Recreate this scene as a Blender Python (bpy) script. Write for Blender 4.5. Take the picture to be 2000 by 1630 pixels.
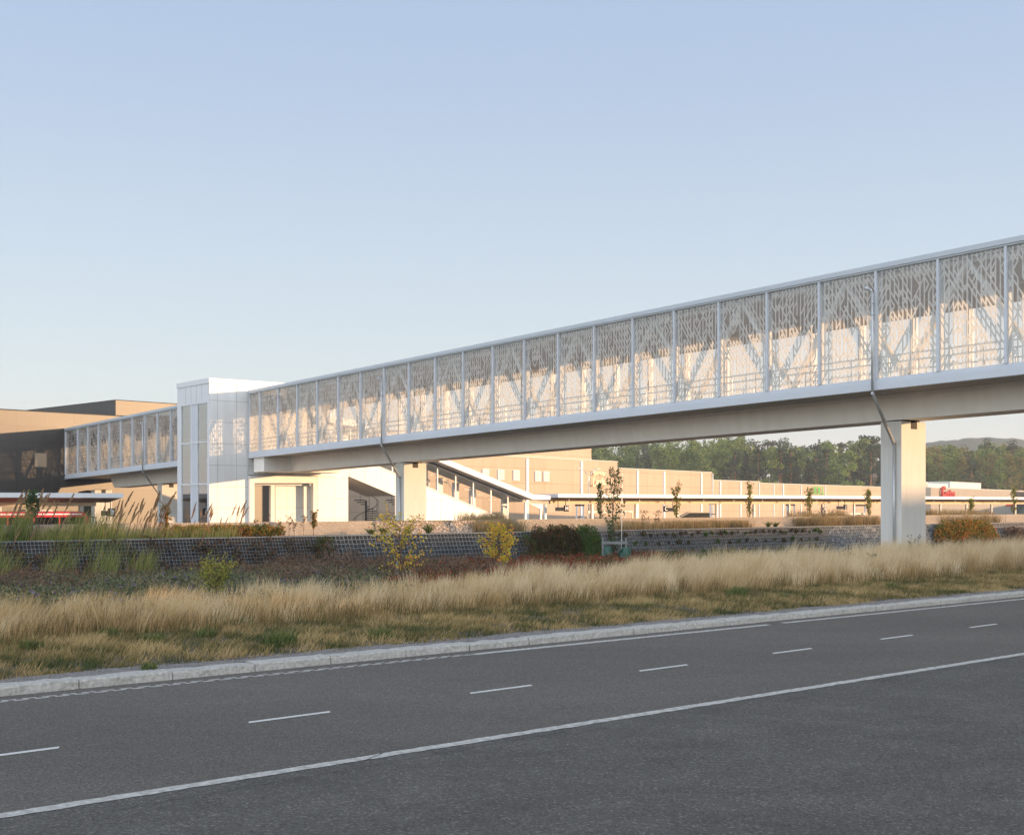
import bpy, math, random
import numpy as np
from mathutils import Vector
R = math.radians
random.seed(7); rng = np.random.default_rng(7)
for o in list(bpy.data.objects): bpy.data.objects.remove(o)
S = bpy.context.scene; COL = S.collection
# ------------------------------------------------------------------ camera
F = 2450.0; HZ = 985.0; CH = 2.3            # focal length in photo pixels, horizon row, eye height
cam = bpy.data.cameras.new("camera"); co = bpy.data.objects.new("camera", cam); COL.objects.link(co)
co.location = (0, 0, CH); co.rotation_euler = (R(90), 0, 0)
cam.sensor_width = 36; cam.lens = 36 * F / 2000; cam.shift_y = (HZ - 815) / 2000
cam.clip_start = .1; cam.clip_end = 12000; S.camera = co
# ------------------------------------------------------------------ sky and sun
SUN = Vector((.979, -.203, .096)).normalized()
W = bpy.data.worlds.new("World"); S.world = W; W.use_nodes = True
nt = W.node_tree; bg = nt.nodes['Background']; sk = nt.nodes.new('ShaderNodeTexSky')
sk.sky_type = 'NISHITA'; sk.sun_disc = False; sk.sun_elevation = math.asin(SUN.z)
sk.sun_rotation = math.atan2(SUN.x, SUN.y); sk.altitude = 0; sk.air_density = 1.0; sk.dust_density = .6; sk.ozone_density = 2.0
bg.inputs[1].default_value = .15
def wn(kind, **kw):
    x = nt.nodes.new(kind)
    for a, v in kw.items(): setattr(x, a, v)
    return x
tcw = wn('ShaderNodeTexCoord'); sep = wn('ShaderNodeSeparateXYZ'); nt.links.new(tcw.outputs['Generated'], sep.inputs[0])
rmp = wn('ShaderNodeValToRGB'); el = rmp.color_ramp.elements         # thin morning haze over the clear-sky model, by height only
SKYC = [(0.0, (.84, .80, .75)), (.035, (.81, .81, .79)), (.09, (.72, .80, .845)), (.18, (.62, .725, .84)), (.30, (.50, .615, .795)), (.42, (.425, .545, .775)), (1.0, (.42, .48, .60))]
while len(el) < len(SKYC): el.new(.5)
for e_, (p_, c_) in zip(el, SKYC): e_.position = p_; e_.color = (*c_, 1)
nt.links.new(sep.outputs[2], rmp.inputs[0])
sc1 = wn('ShaderNodeVectorMath', operation='SCALE'); sc1.inputs[3].default_value = 4.1; nt.links.new(rmp.outputs[0], sc1.inputs[0])
mxw = wn('ShaderNodeMix', data_type='RGBA'); mxw.inputs[0].default_value = .86; nt.links.new(sk.outputs[0], mxw.inputs[6]); nt.links.new(sc1.outputs[0], mxw.inputs[7])
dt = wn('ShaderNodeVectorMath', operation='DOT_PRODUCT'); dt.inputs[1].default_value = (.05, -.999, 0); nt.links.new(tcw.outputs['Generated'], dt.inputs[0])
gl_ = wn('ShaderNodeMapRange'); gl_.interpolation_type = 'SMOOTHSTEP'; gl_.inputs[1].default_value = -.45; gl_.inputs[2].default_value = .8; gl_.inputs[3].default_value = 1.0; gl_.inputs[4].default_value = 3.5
nt.links.new(dt.outputs['Value'], gl_.inputs[0]); sc2 = wn('ShaderNodeVectorMath', operation='SCALE'); nt.links.new(mxw.outputs[2], sc2.inputs[0]); nt.links.new(gl_.outputs[0], sc2.inputs[3])   # sky brightened and warmed behind the camera, added to lift the shade
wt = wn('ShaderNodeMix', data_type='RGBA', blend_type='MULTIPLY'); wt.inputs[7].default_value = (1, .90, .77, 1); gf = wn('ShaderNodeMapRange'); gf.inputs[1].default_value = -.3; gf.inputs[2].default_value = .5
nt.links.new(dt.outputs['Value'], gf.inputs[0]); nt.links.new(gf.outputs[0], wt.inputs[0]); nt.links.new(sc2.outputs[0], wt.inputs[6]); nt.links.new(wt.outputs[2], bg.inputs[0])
sl = bpy.data.lights.new("sun", 'SUN'); sl.energy = 4.2; sl.angle = R(.5); sl.color = (1, .61, .31)
so = bpy.data.objects.new("sun", sl); COL.objects.link(so); so.rotation_euler = SUN.to_track_quat('Z', 'Y').to_euler()
S.view_settings.view_transform = 'Standard'; S.view_settings.look = 'None'; S.view_settings.gamma = 1
S.view_settings.exposure = .8
# ------------------------------------------------------------------ materials
MATS = {}
def mat(name, col, rough=.7, metal=0, var=0.0, scale=4, bump=0, bscale=20, stretch=(1, 1, 1), spec=.5, col2=None):
    m = bpy.data.materials.new(name); m.use_nodes = True; t = m.node_tree; n = t.nodes; b = n['Principled BSDF']
    b.inputs['Base Color'].default_value = (*col, 1); b.inputs['Roughness'].default_value = rough
    b.inputs['Metallic'].default_value = metal; b.inputs['Specular IOR Level'].default_value = spec
    tc = n.new('ShaderNodeTexCoord'); mp = n.new('ShaderNodeMapping'); mp.inputs['Scale'].default_value = stretch
    t.links.new(tc.outputs['Object'], mp.inputs[0])
    if var or col2:
        no = n.new('ShaderNodeTexNoise'); no.inputs['Scale'].default_value = scale; no.inputs['Detail'].default_value = 6
        no.inputs['Roughness'].default_value = .65
        t.links.new(mp.outputs[0], no.inputs[0]); cr = n.new('ShaderNodeValToRGB')
        cr.color_ramp.elements[0].position = .3; cr.color_ramp.elements[1].position = .7
        a = col2 or tuple(c * (1 - var) for c in col); z = col if col2 else tuple(min(1, c * (1 + var)) for c in col)
        cr.color_ramp.elements[0].color = (*a, 1); cr.color_ramp.elements[1].color = (*z, 1)
        t.links.new(no.outputs[0], cr.inputs[0]); t.links.new(cr.outputs[0], b.inputs['Base Color'])
    if bump:
        n2 = n.new('ShaderNodeTexNoise'); n2.inputs['Scale'].default_value = bscale; n2.inputs['Detail'].default_value = 8
        bp = n.new('ShaderNodeBump'); bp.inputs['Strength'].default_value = bump; bp.inputs['Distance'].default_value = .02
        t.links.new(mp.outputs[0], n2.inputs[0]); t.links.new(n2.outputs[0], bp.inputs['Height']); t.links.new(bp.outputs[0], b.inputs['Normal'])
    MATS[name] = m; return m
def ramp_attr(name, stops, rough=.8, transl=0.0, attr='tint', noise=0.0):
    """leaf and blade material: the colour of each blade comes from its own random tint value"""
    m = bpy.data.materials.new(name); m.use_nodes = True; t = m.node_tree; n = t.nodes; b = n['Principled BSDF']
    at = n.new('ShaderNodeAttribute'); at.attribute_name = attr; cr = n.new('ShaderNodeValToRGB')
    e = cr.color_ramp.elements
    while len(e) < len(stops): e.new(.5)
    for k, (p, c) in enumerate(stops): e[k].position = p; e[k].color = (*c, 1)
    t.links.new(at.outputs['Fac'], cr.inputs[0]); t.links.new(cr.outputs[0], b.inputs['Base Color'])
    b.inputs['Roughness'].default_value = rough; b.inputs['Specular IOR Level'].default_value = .2
    if transl:
        tr = n.new('ShaderNodeBsdfTranslucent'); mx = n.new('ShaderNodeMixShader'); mx.inputs[0].default_value = transl
        t.links.new(cr.outputs[0], tr.inputs[0]); t.links.new(b.outputs[0], mx.inputs[1]); t.links.new(tr.outputs[0], mx.inputs[2])
        t.links.new(mx.outputs[0], n['Material Output'].inputs[0])
    MATS[name] = m; return m
def panelmat(name, col, seam, w, h, var=.05, rough=.5, mortar=.012, spec=.5, off=0.0, grain=0.0):
    """cladding: panels of w x h metres laid out in the wall's own UV (metres)"""
    m = bpy.data.materials.new(name); m.use_nodes = True; t = m.node_tree; n = t.nodes; b = n['Principled BSDF']
    uv = n.new('ShaderNodeUVMap'); br = n.new('ShaderNodeTexBrick'); br.offset = off; br.squash = 1
    br.inputs['Color1'].default_value = (*[c * (1 - var) for c in col], 1); br.inputs['Color2'].default_value = (*[min(1, c * (1 + var)) for c in col], 1)
    br.inputs['Mortar'].default_value = (*seam, 1); br.inputs['Scale'].default_value = 1; br.inputs['Mortar Size'].default_value = mortar
    br.inputs['Brick Width'].default_value = w; br.inputs['Row Height'].default_value = h; br.inputs['Mortar Smooth'].default_value = .1
    t.links.new(uv.outputs[0], br.inputs[0])
    no = n.new('ShaderNodeTexNoise'); no.inputs['Scale'].default_value = .35; no.inputs['Detail'].default_value = 8
    mp = n.new('ShaderNodeMapping'); mp.inputs['Scale'].default_value = (6, .8, 1); t.links.new(uv.outputs[0], mp.inputs[0]); t.links.new(mp.outputs[0], no.inputs[0])
    mx = n.new('ShaderNodeMix'); mx.data_type = 'RGBA'; mx.blend_type = 'MULTIPLY'; mx.inputs[0].default_value = .25 + grain
    t.links.new(br.outputs[0], mx.inputs[6]); t.links.new(no.outputs[0], mx.inputs[7]); 
    ga = n.new('ShaderNodeGamma'); ga.inputs[1].default_value = 1; t.links.new(mx.outputs[2], ga.inputs[0]); t.links.new(ga.outputs[0], b.inputs['Base Color'])
    b.inputs['Roughness'].default_value = rough; b.inputs['Specular IOR Level'].default_value = spec
    MATS[name] = m; return m
def glassmat(name, tint=(.9, .93, .95), ior=1.45, extra=0.0):
    m = bpy.data.materials.new(name); m.use_nodes = True; t = m.node_tree; n = t.nodes; n.remove(n['Principled BSDF'])
    tr = n.new('ShaderNodeBsdfTransparent'); tr.inputs[0].default_value = (*tint, 1); gl = n.new('ShaderNodeBsdfGlossy')
    gl.inputs['Roughness'].default_value = .02; lw = n.new('ShaderNodeLayerWeight'); lw.inputs[0].default_value = .5; fr = n.new('ShaderNodeMath'); fr.operation = 'POWER'; fr.inputs[1].default_value = 4.5; t.links.new(lw.outputs['Facing'], fr.inputs[0])
    mx = n.new('ShaderNodeMixShader'); ad = n.new('ShaderNodeMath'); ad.operation = 'MULTIPLY_ADD'; ad.inputs[1].default_value = .9; ad.inputs[2].default_value = .05 + extra; ad.use_clamp = True
    t.links.new(fr.outputs[0], ad.inputs[0]); t.links.new(ad.outputs[0], mx.inputs[0])
    t.links.new(tr.outputs[0], mx.inputs[1]); t.links.new(gl.outputs[0], mx.inputs[2]); t.links.new(mx.outputs[0], n['Material Output'].inputs[0])
    MATS[name] = m; return m
def stonemat(name, stops, scale=9, rough=.9, bump=.8, stretch=(1, 1, 1), joint=(.02, .02, .02)):
    m = bpy.data.materials.new(name); m.use_nodes = True; t = m.node_tree; n = t.nodes; b = n['Principled BSDF']
    tc = n.new('ShaderNodeTexCoord'); mp = n.new('ShaderNodeMapping'); mp.inputs['Scale'].default_value = stretch; t.links.new(tc.outputs['Object'], mp.inputs[0])
    v = n.new('ShaderNodeTexVoronoi'); v.inputs['Scale'].default_value = scale; t.links.new(mp.outputs[0], v.inputs[0])
    e = n.new('ShaderNodeTexVoronoi'); e.feature = 'DISTANCE_TO_EDGE'; e.inputs['Scale'].default_value = scale; t.links.new(mp.outputs[0], e.inputs[0])
    cr = n.new('ShaderNodeValToRGB'); el = cr.color_ramp.elements
    while len(el) < len(stops): el.new(.5)
    for k, (p, c) in enumerate(stops): el[k].position = p; el[k].color = (*c, 1)
    sp = n.new('ShaderNodeSeparateColor'); t.links.new(v.outputs['Color'], sp.inputs[0]); t.links.new(sp.outputs[0], cr.inputs[0])
    e2 = n.new('ShaderNodeMapRange'); e2.inputs[1].default_value = .01; e2.inputs[2].default_value = .09; t.links.new(e.outputs['Distance'], e2.inputs[0])
    mx = n.new('ShaderNodeMix'); mx.data_type = 'RGBA'; mx.inputs[6].default_value = (*joint, 1); t.links.new(e2.outputs[0], mx.inputs[0]); t.links.new(cr.outputs[0], mx.inputs[7])
    t.links.new(mx.outputs[2], b.inputs['Base Color']); b.inputs['Roughness'].default_value = rough
    bp = n.new('ShaderNodeBump'); bp.inputs['Strength'].default_value = bump; bp.inputs['Distance'].default_value = .06; t.links.new(e2.outputs[0], bp.inputs['Height']); t.links.new(bp.outputs[0], b.inputs['Normal'])
    MATS[name] = m; return m

mat('white_metal', (.60, .63, .68), .45, var=.03, scale=.6)
mat('roof_metal', (.52, .56, .60), .4, var=.04, scale=.5)
mat('concrete_white', (.86, .83, .79), .75, var=.05, scale=1.3, stretch=(1.6, 1.6, .3), bump=.15)
mat('pier_concrete', (.66, .64, .60), .8, var=.06, scale=3, stretch=(3, 3, .25), bump=.2)
mat('soffit_dark', (.4, .39, .38), .7, var=.1, scale=1)
mat('window_bronze', (.14, .12, .10), .6)
mat('window_tan', (.34, .25, .16), .5)
mat('header_tan', (.50, .40, .31), .6, var=.1, scale=1.2)
mat('beige_plain', (.55, .42, .29), .7, var=.04)
mat('wood_ceiling', (.44, .43, .43), .6, var=.25, scale=1.2, stretch=(1, 9, 9))
mat('wood_soffit', (.42, .27, .15), .7, var=.15, scale=1.2)
mat('cream_beam', (.72, .60, .42), .6)
mat('wood_beam', (.50, .33, .18), .6, var=.12, scale=1.2, stretch=(1, 1, 6))
mat('dark_metal', (.04, .044, .05), .85, spec=.1)
mat('bearing_dark', (.05, .045, .04), .8)
mat('steel_pipe', (.55, .57, .58), .4, metal=.4)
mat('floor_grey', (.45, .42, .38), .6)
mat('steel_paint', (.70, .69, .67), .5, var=.04, scale=2)
mat('frame_white', (.72, .73, .75), .4)
mat('sign_black', (.012, .012, .014), .9, spec=.05)
mat('sign_white', (.85, .85, .85), .5)
mat('red_paint', (.45, .012, .03), .25, spec=.6)
mat('red_light', (.55, .04, .02), .3)
mat('bus_white', (.78, .78, .78), .3)
mat('green_sign', (.05, .50, .06), .4)
mat('yellow_sign', (.88, .82, .55), .5)
mat('purple_dark', (.10, .07, .12), .5)
mat('costco_wall', (.33, .29, .24), .7, var=.06, scale=.6)
mat('unit_grey', (.55, .55, .52), .6, var=.04)
mat('grey_wood', (.20, .20, .20), .8, var=.2, scale=8)
mat('green_bag', (.01, .07, .045), .35, var=.3, scale=9, bump=.5, bscale=12)
mat('wire_steel', (.20, .235, .26), .6)
mat('trunk_bark', (.10, .075, .055), .9, var=.3, scale=6)
mat('pine_bark', (.32, .15, .08), .9, var=.3, scale=4)
mat('stem_brown', (.12, .07, .05), .9)
mat('interior_dark', (.06, .07, .08), .8)
mat('interior_light', (.75, .75, .74), .8)
mat('lift_core', (.5, .5, .5), .7)
glassmat('bridge_glass', (.95, .96, .97), extra=.05)
t = MATS['bridge_glass'].node_tree; n = t.nodes; o_ = n['Material Output']; src = o_.inputs[0].links[0].from_socket
du = n.new('ShaderNodeBsdfTranslucent'); du.inputs[0].default_value = (.95, .93, .90, 1); dm = n.new('ShaderNodeMixShader'); dm.inputs[0].default_value = .15
t.links.new(src, dm.inputs[1]); t.links.new(du.outputs[0], dm.inputs[2]); t.links.new(dm.outputs[0], o_.inputs[0]); glassmat('tower_glass', (.55, .60, .62), extra=.42); glassmat('hall_glass', (.95, .96, .95), extra=.01)
glassmat('bus_glass', (.06, .08, .07), extra=.02)
panelmat('white_panels', (.80, .80, .79), (.38, .36, .33), 1.3, 1.35, var=.012, rough=.38, mortar=.012)
panelmat('hall_panels', (.80, .80, .79), (.42, .40, .37), 1.25, 2.6, var=.012, rough=.4, mortar=.014)
panelmat('beige_panels', (.53, .41, .30), (.30, .20, .13), 5.4, 1.55, var=.045, rough=.75, mortar=.018)
panelmat('bronze_panels', (.040, .032, .025), (.010, .009, .009), 2.5, 1.3, var=.10, rough=.43, mortar=.02, spec=.62)
# frit: white ceramic print, lets light through
m = bpy.data.materials.new('frit'); m.use_nodes = True; t = m.node_tree; n = t.nodes; n.remove(n['Principled BSDF'])
d = n.new('ShaderNodeBsdfDiffuse'); d.inputs[0].default_value = (.90, .93, .95, 1); tr = n.new('ShaderNodeBsdfTranslucent'); tr.inputs[0].default_value = (.97, .92, .82, 1)
mx = n.new('ShaderNodeMixShader'); mx.inputs[0].default_value = .64; t.links.new(d.outputs[0], mx.inputs[1]); t.links.new(tr.outputs[0], mx.inputs[2]); t.links.new(mx.outputs[0], n['Material Output'].inputs[0]); MATS['frit'] = m
# asphalt
def asphalt(name, c1, c2, fleck, sc=1.0, patch=.5, st=.35):
    m = bpy.data.materials.new(name); m.use_nodes = True; t = m.node_tree; n = t.nodes; b = n['Principled BSDF']
    tc = n.new('ShaderNodeTexCoord'); big = n.new('ShaderNodeTexNoise'); big.inputs['Scale'].default_value = patch; big.inputs['Detail'].default_value = 10; big.inputs['Roughness'].default_value = .7
    mp = n.new('ShaderNodeMapping'); mp.inputs['Rotation'].default_value = (0, 0, -R(40.8)); mp.inputs['Scale'].default_value = (st, 1, 1)
    t.links.new(tc.outputs['Object'], mp.inputs[0]); t.links.new(mp.outputs[0], big.inputs[0])
    cr = n.new('ShaderNodeValToRGB'); cr.color_ramp.elements[0].position = .35; cr.color_ramp.elements[1].position = .68
    cr.color_ramp.elements[0].color = (*c1, 1); cr.color_ramp.elements[1].color = (*c2, 1); t.links.new(big.outputs[0], cr.inputs[0])
    v = n.new('ShaderNodeTexVoronoi'); v.inputs['Scale'].default_value = 75 * sc; t.links.new(tc.outputs['Object'], v.inputs[0])
    sp = n.new('ShaderNodeSeparateColor'); t.links.new(v.outputs['Color'], sp.inputs[0])
    r2 = n.new('ShaderNodeValToRGB'); e = r2.color_ramp.elements; e[0].position = 0; e[0].color = (.5, .5, .5, 1); e[1].position = .55; e[1].color = (1, 1, 1, 1)
    x = e.new(.9); x.color = (1.0, 1.0, 1.0, 1); x = e.new(.96); x.color = (fleck, fleck, fleck, 1)
    t.links.new(sp.outputs[0], r2.inputs[0])
    mx = n.new('ShaderNodeMix'); mx.data_type = 'RGBA'; mx.blend_type = 'MULTIPLY'; mx.inputs[0].default_value = 1
    t.links.new(cr.outputs[0], mx.inputs[6]); t.links.new(r2.outputs[0], mx.inputs[7]); t.links.new(mx.outputs[2], b.inputs['Base Color'])
    b.inputs['Roughness'].default_value = .85; b.inputs['Specular IOR Level'].default_value = .3
    bp = n.new('ShaderNodeBump'); bp.inputs['Strength'].default_value = .5; bp.inputs['Distance'].default_value = .008
    t.links.new(v.outputs['Distance'], bp.inputs['Height']); t.links.new(bp.outputs[0], b.inputs['Normal']); MATS[name] = m
asphalt('asphalt', (.106, .094, .078), (.137, .122, .101), 1.7, 1.0, .35)
asphalt('asphalt_old', (.080, .073, .062), (.120, .110, .094), 1.8, .8, 1.2, .8)
mat('road_paint', (.56, .54, .50), .7, var=.22, scale=30, bump=.3, bscale=60)
mat('road_paint_old', (.42, .40, .36), .8, var=.45, scale=14, bump=.5, bscale=60)
mat('kerb_granite', (.52, .49, .44), .9, col2=(.27, .255, .23), scale=22, bump=1, bscale=16)
mat('gravel', (.34, .31, .28), .9, col2=(.06, .055, .05), scale=40, bump=1, bscale=40)
mat('verge_soil', (.13, .095, .055), .95, col2=(.06, .045, .03), scale=2.5, bump=.8, bscale=9)
mat('hill_green', (.10, .115, .075), .9, col2=(.055, .07, .05), scale=.02)
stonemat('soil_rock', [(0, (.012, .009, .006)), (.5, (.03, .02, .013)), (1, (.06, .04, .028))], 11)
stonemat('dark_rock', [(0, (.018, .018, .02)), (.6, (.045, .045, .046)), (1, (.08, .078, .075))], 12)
stonemat('grey_rock', [(0, (.08, .07, .06)), (.6, (.13, .115, .10)), (1, (.18, .16, .14))], 14, joint=(.04, .035, .03))
stonemat('blue_rock', [(0, (.07, .08, .09)), (.6, (.15, .16, .17)), (1, (.30, .29, .28))], 7)
stonemat('warm_rock', [(0, (.34, .27, .21)), (.6, (.44, .35, .27)), (1, (.52, .42, .33))], 9, joint=(.16, .12, .09))
stonemat('sand_fill', [(0, (.30, .24, .18)), (.6, (.36, .29, .22)), (1, (.40, .33, .25))], 16, bump=.3, joint=(.20, .16, .12))
# vegetation: tint runs along each ramp
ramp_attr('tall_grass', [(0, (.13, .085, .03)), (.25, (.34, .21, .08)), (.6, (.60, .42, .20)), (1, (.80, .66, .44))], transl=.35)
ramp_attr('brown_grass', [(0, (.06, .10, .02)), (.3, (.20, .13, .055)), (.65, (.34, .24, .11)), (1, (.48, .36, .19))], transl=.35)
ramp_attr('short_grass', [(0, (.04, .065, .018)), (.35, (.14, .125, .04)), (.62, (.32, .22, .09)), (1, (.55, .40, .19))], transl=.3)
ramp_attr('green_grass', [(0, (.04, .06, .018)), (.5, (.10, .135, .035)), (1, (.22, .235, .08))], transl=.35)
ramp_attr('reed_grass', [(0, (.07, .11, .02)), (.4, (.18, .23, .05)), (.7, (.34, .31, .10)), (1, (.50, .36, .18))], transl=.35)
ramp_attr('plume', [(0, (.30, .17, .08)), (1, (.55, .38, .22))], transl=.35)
ramp_attr('lavender', [(0, (.04, .055, .025)), (.5, (.12, .135, .065)), (.75, (.20, .20, .11)), (.93, (.27, .19, .11)), (1, (.17, .12, .26))], transl=.2)
ramp_attr('sedge_brown', [(0, (.04, .025, .015)), (.5, (.10, .06, .035)), (.85, (.17, .10, .06)), (1, (.08, .09, .03))], transl=.2)
ramp_attr('rusty_scrub', [(0, (.05, .06, .02)), (.35, (.11, .065, .035)), (.7, (.20, .11, .06)), (1, (.30, .19, .11))], transl=.3)
ramp_attr('heather', [(0, (.06, .05, .03)), (.5, (.15, .10, .07)), (1, (.26, .15, .10))], transl=.2)
ramp_attr('red_cover', [(0, (.05, .06, .02)), (.3, (.13, .09, .03)), (.5, (.22, .045, .028)), (.75, (.30, .045, .035)), (.9, (.14, .17, .04)), (1, (.36, .19, .08))], transl=.3)
ramp_attr('green_cover', [(0, (.03, .06, .015)), (.6, (.08, .13, .03)), (1, (.16, .19, .05))], transl=.3)
ramp_attr('yellow_leaf', [(0, (.26, .29, .04)), (.35, (.62, .54, .06)), (.65, (.88, .56, .07)), (1, (.85, .30, .09))], transl=.45)
ramp_attr('lime_leaf', [(0, (.12, .14, .03)), (.5, (.33, .35, .06)), (1, (.50, .40, .09))], transl=.45)
ramp_attr('orange_leaf', [(0, (.04, .07, .015)), (.38, (.11, .15, .03)), (.6, (.42, .26, .05)), (.8, (.50, .20, .045)), (1, (.36, .07, .03))], transl=.4)
ramp_attr('redgreen_leaf', [(0, (.025, .05, .01)), (.45, (.06, .11, .02)), (.7, (.12, .10, .03)), (1, (.20, .04, .02))], transl=.3)
ramp_attr('greenred_leaf', [(0, (.03, .07, .012)), (.6, (.09, .17, .03)), (.9, (.15, .16, .04)), (1, (.2, .07, .03))], transl=.3)
ramp_attr('maroon_leaf', [(0, (.03, .05, .012)), (.4, (.06, .065, .02)), (.62, (.11, .045, .022)), (.85, (.16, .055, .028)), (1, (.10, .14, .03))], transl=.3)
ramp_attr('sapling_leaf', [(0, (.03, .06, .02)), (.6, (.07, .12, .04)), (1, (.15, .18, .06))], transl=.35)
ramp_attr('young_leaf', [(0, (.10, .13, .03)), (.6, (.26, .27, .05)), (1, (.42, .36, .09))], transl=.4)
ramp_attr('forest_leaf', [(0, (.05, .09, .025)), (.5, (.14, .20, .05)), (1, (.30, .34, .09))], transl=.25)
ramp_attr('autumn_forest', [(0, (.09, .11, .03)), (.5, (.21, .19, .06)), (1, (.38, .27, .09))], transl=.25)
ramp_attr('needles', [(0, (.022, .04, .024)), (.6, (.05, .08, .045)), (1, (.09, .125, .06))], transl=.1)
# ------------------------------------------------------------------ mesh helpers
class MB:
    def __init__(s): s.v = []; s.f = []; s.m = []; s.uv = {}
    def quad(s, pts, mi=0, uv=None):
        k = len(s.v); s.v += [tuple(p) for p in pts]; s.f.append(tuple(range(k, k + len(pts)))); s.m.append(mi)
        if uv: s.uv[len(s.f) - 1] = uv
    def prism(s, poly, off, mi=0):
        """polygon (list of 3-D points) extruded by vector off"""
        k = len(s.v); n = len(poly); off = Vector(off)
        s.v += [tuple(p) for p in poly] + [tuple(Vector(p) + off) for p in poly]
        s.f.append(tuple(range(k, k + n))); s.f.append(tuple(range(k + 2 * n - 1, k + n - 1, -1))); s.m += [mi, mi]
        for i in range(n): j = (i + 1) % n; s.f.append((k + i, k + n + i, k + n + j, k + j)); s.m.append(mi)
    def box(s, a, b, frame=None, mi=0):
        (x0, y0, z0), (x1, y1, z1) = a, b; fr = frame or (lambda x, y, z: (x, y, z))
        k = len(s.v)
        s.v += [tuple(fr(x, y, z)) for z in (z0, z1) for x, y in ((x0, y0), (x1, y0), (x1, y1), (x0, y1))]
        for q in ((3, 2, 1, 0), (4, 5, 6, 7), (0, 1, 5, 4), (1, 2, 6, 5), (2, 3, 7, 6), (3, 0, 4, 7)): s.f.append(tuple(k + i for i in q)); s.m.append(mi)
    def tube(s, pts, r, n=8, mi=0, r1=None, cap=True):
        pts = [Vector(p) for p in pts]; k = len(s.v); L = len(pts)
        for i, p in enumerate(pts):
            d = (pts[min(i + 1, L - 1)] - pts[max(i - 1, 0)]).normalized()
            a = Vector((0, 0, 1)) if abs(d.z) < .9 else Vector((1, 0, 0)); x = d.cross(a).normalized(); y = d.cross(x)
            rr = r if r1 is None else r + (r1 - r) * i / (L - 1)
            for j in range(n): q = 2 * math.pi * j / n; s.v.append(tuple(p + rr * (math.cos(q) * x + math.sin(q) * y)))
        for i in range(L - 1):
            for j in range(n): j2 = (j + 1) % n; s.f.append((k + i * n + j, k + i * n + j2, k + (i + 1) * n + j2, k + (i + 1) * n + j)); s.m.append(mi)
        if cap: s.f.append(tuple(k + j for j in range(n))[::-1]); s.f.append(tuple(k + (L - 1) * n + j for j in range(n))); s.m += [mi, mi]
    def bar(s, a, b, w, h, up=(0, 0, 1), mi=0):
        a = Vector(a); b = Vector(b); d = (b - a).normalized(); up = Vector(up); x = d.cross(up).normalized() * w / 2; y = x.cross(d).normalized() * h / 2
        s.prism([a - x - y, a + x - y, a + x + y, a - x + y], b - a, mi)
    def build(s, name, mats, parent=None, smooth=False, origin=None):
        me = bpy.data.meshes.new(name); o0 = Vector(origin) if origin else (root_of(parent).location if parent else Vector((0, 0, 0)))
        me.from_pydata([(x - o0.x, y - o0.y, z - o0.z) for x, y, z in s.v], [], s.f)
        for mm in (mats if isinstance(mats, (list, tuple)) else [mats]): me.materials.append(MATS[mm])
        me.polygons.foreach_set('material_index', s.m)
        if s.uv:
            ul = me.uv_layers.new(name='UVMap')
            for pi, uv in s.uv.items():
                for li, c in zip(me.polygons[pi].loop_indices, uv): ul.data[li].uv = c
        if smooth: me.polygons.foreach_set('use_smooth', [True] * len(me.polygons))
        me.update(); o = bpy.data.objects.new(name, me); COL.objects.link(o)
        if parent: o.parent = parent
        elif origin: o.location = origin
        return o
def root_of(o):
    while o.parent: o = o.parent
    return o
def tag(o, label=None, cat=None, group=None, kind=None):
    if label: o['label'] = label
    if cat: o['category'] = cat
    if group: o['group'] = group
    if kind: o['kind'] = kind
    return o
def thing(name, label, cat, loc=(0, 0, 0), group=None):
    o = bpy.data.objects.new(name, None); o.empty_display_size = .3; COL.objects.link(o); o.location = loc
    return tag(o, label, cat, group)
KIDS = {}
def copy_tree(o, parent=None):
    c = o.copy(); COL.objects.link(c)
    if parent: c.parent = parent
    for ch in [x for x in bpy.data.objects if x.parent == o]: copy_tree(ch, c)
    return c
def fast_mesh(name, V, Fq, tint, mats, parent=None, nper=4, midx=None):
    """V (n,3) float, Fq (m,nper) int, tint (n,) -> one mesh object"""
    me = bpy.data.meshes.new(name); V = np.asarray(V, np.float32); Fq = np.asarray(Fq, np.int32)
    me.vertices.add(len(V)); me.vertices.foreach_set('co', V.ravel()); me.loops.add(Fq.size); me.loops.foreach_set('vertex_index', Fq.ravel())
    me.polygons.add(len(Fq)); me.polygons.foreach_set('loop_start', np.arange(0, Fq.size, nper, dtype=np.int32))
    me.polygons.foreach_set('loop_total', np.full(len(Fq), nper, np.int32))
    for mm in (mats if isinstance(mats, (list, tuple)) else [mats]): me.materials.append(MATS[mm])
    if midx is not None: me.polygons.foreach_set('material_index', np.asarray(midx, np.int32))
    at = me.attributes.new('tint', 'FLOAT', 'POINT'); at.data.foreach_set('value', np.asarray(tint, np.float32)); me.update(calc_edges=True)
    o = bpy.data.objects.new(name, me); COL.objects.link(o)
    if parent: o.parent = parent
    return o
def text_mesh(txt, size, ext=.02, font_shear=0.0, bold=0.0):
    c = bpy.data.curves.new('lettering', 'FONT'); c.body = txt; c.size = size; c.extrude = ext; c.shear = font_shear; c.offset = bold; c.align_x = 'CENTER'; c.align_y = 'CENTER'
    o = bpy.data.objects.new('tmp', c); COL.objects.link(o); dg = bpy.context.evaluated_depsgraph_get(); me = bpy.data.meshes.new_from_object(o.evaluated_get(dg))
    bpy.data.objects.remove(o); return me
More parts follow.
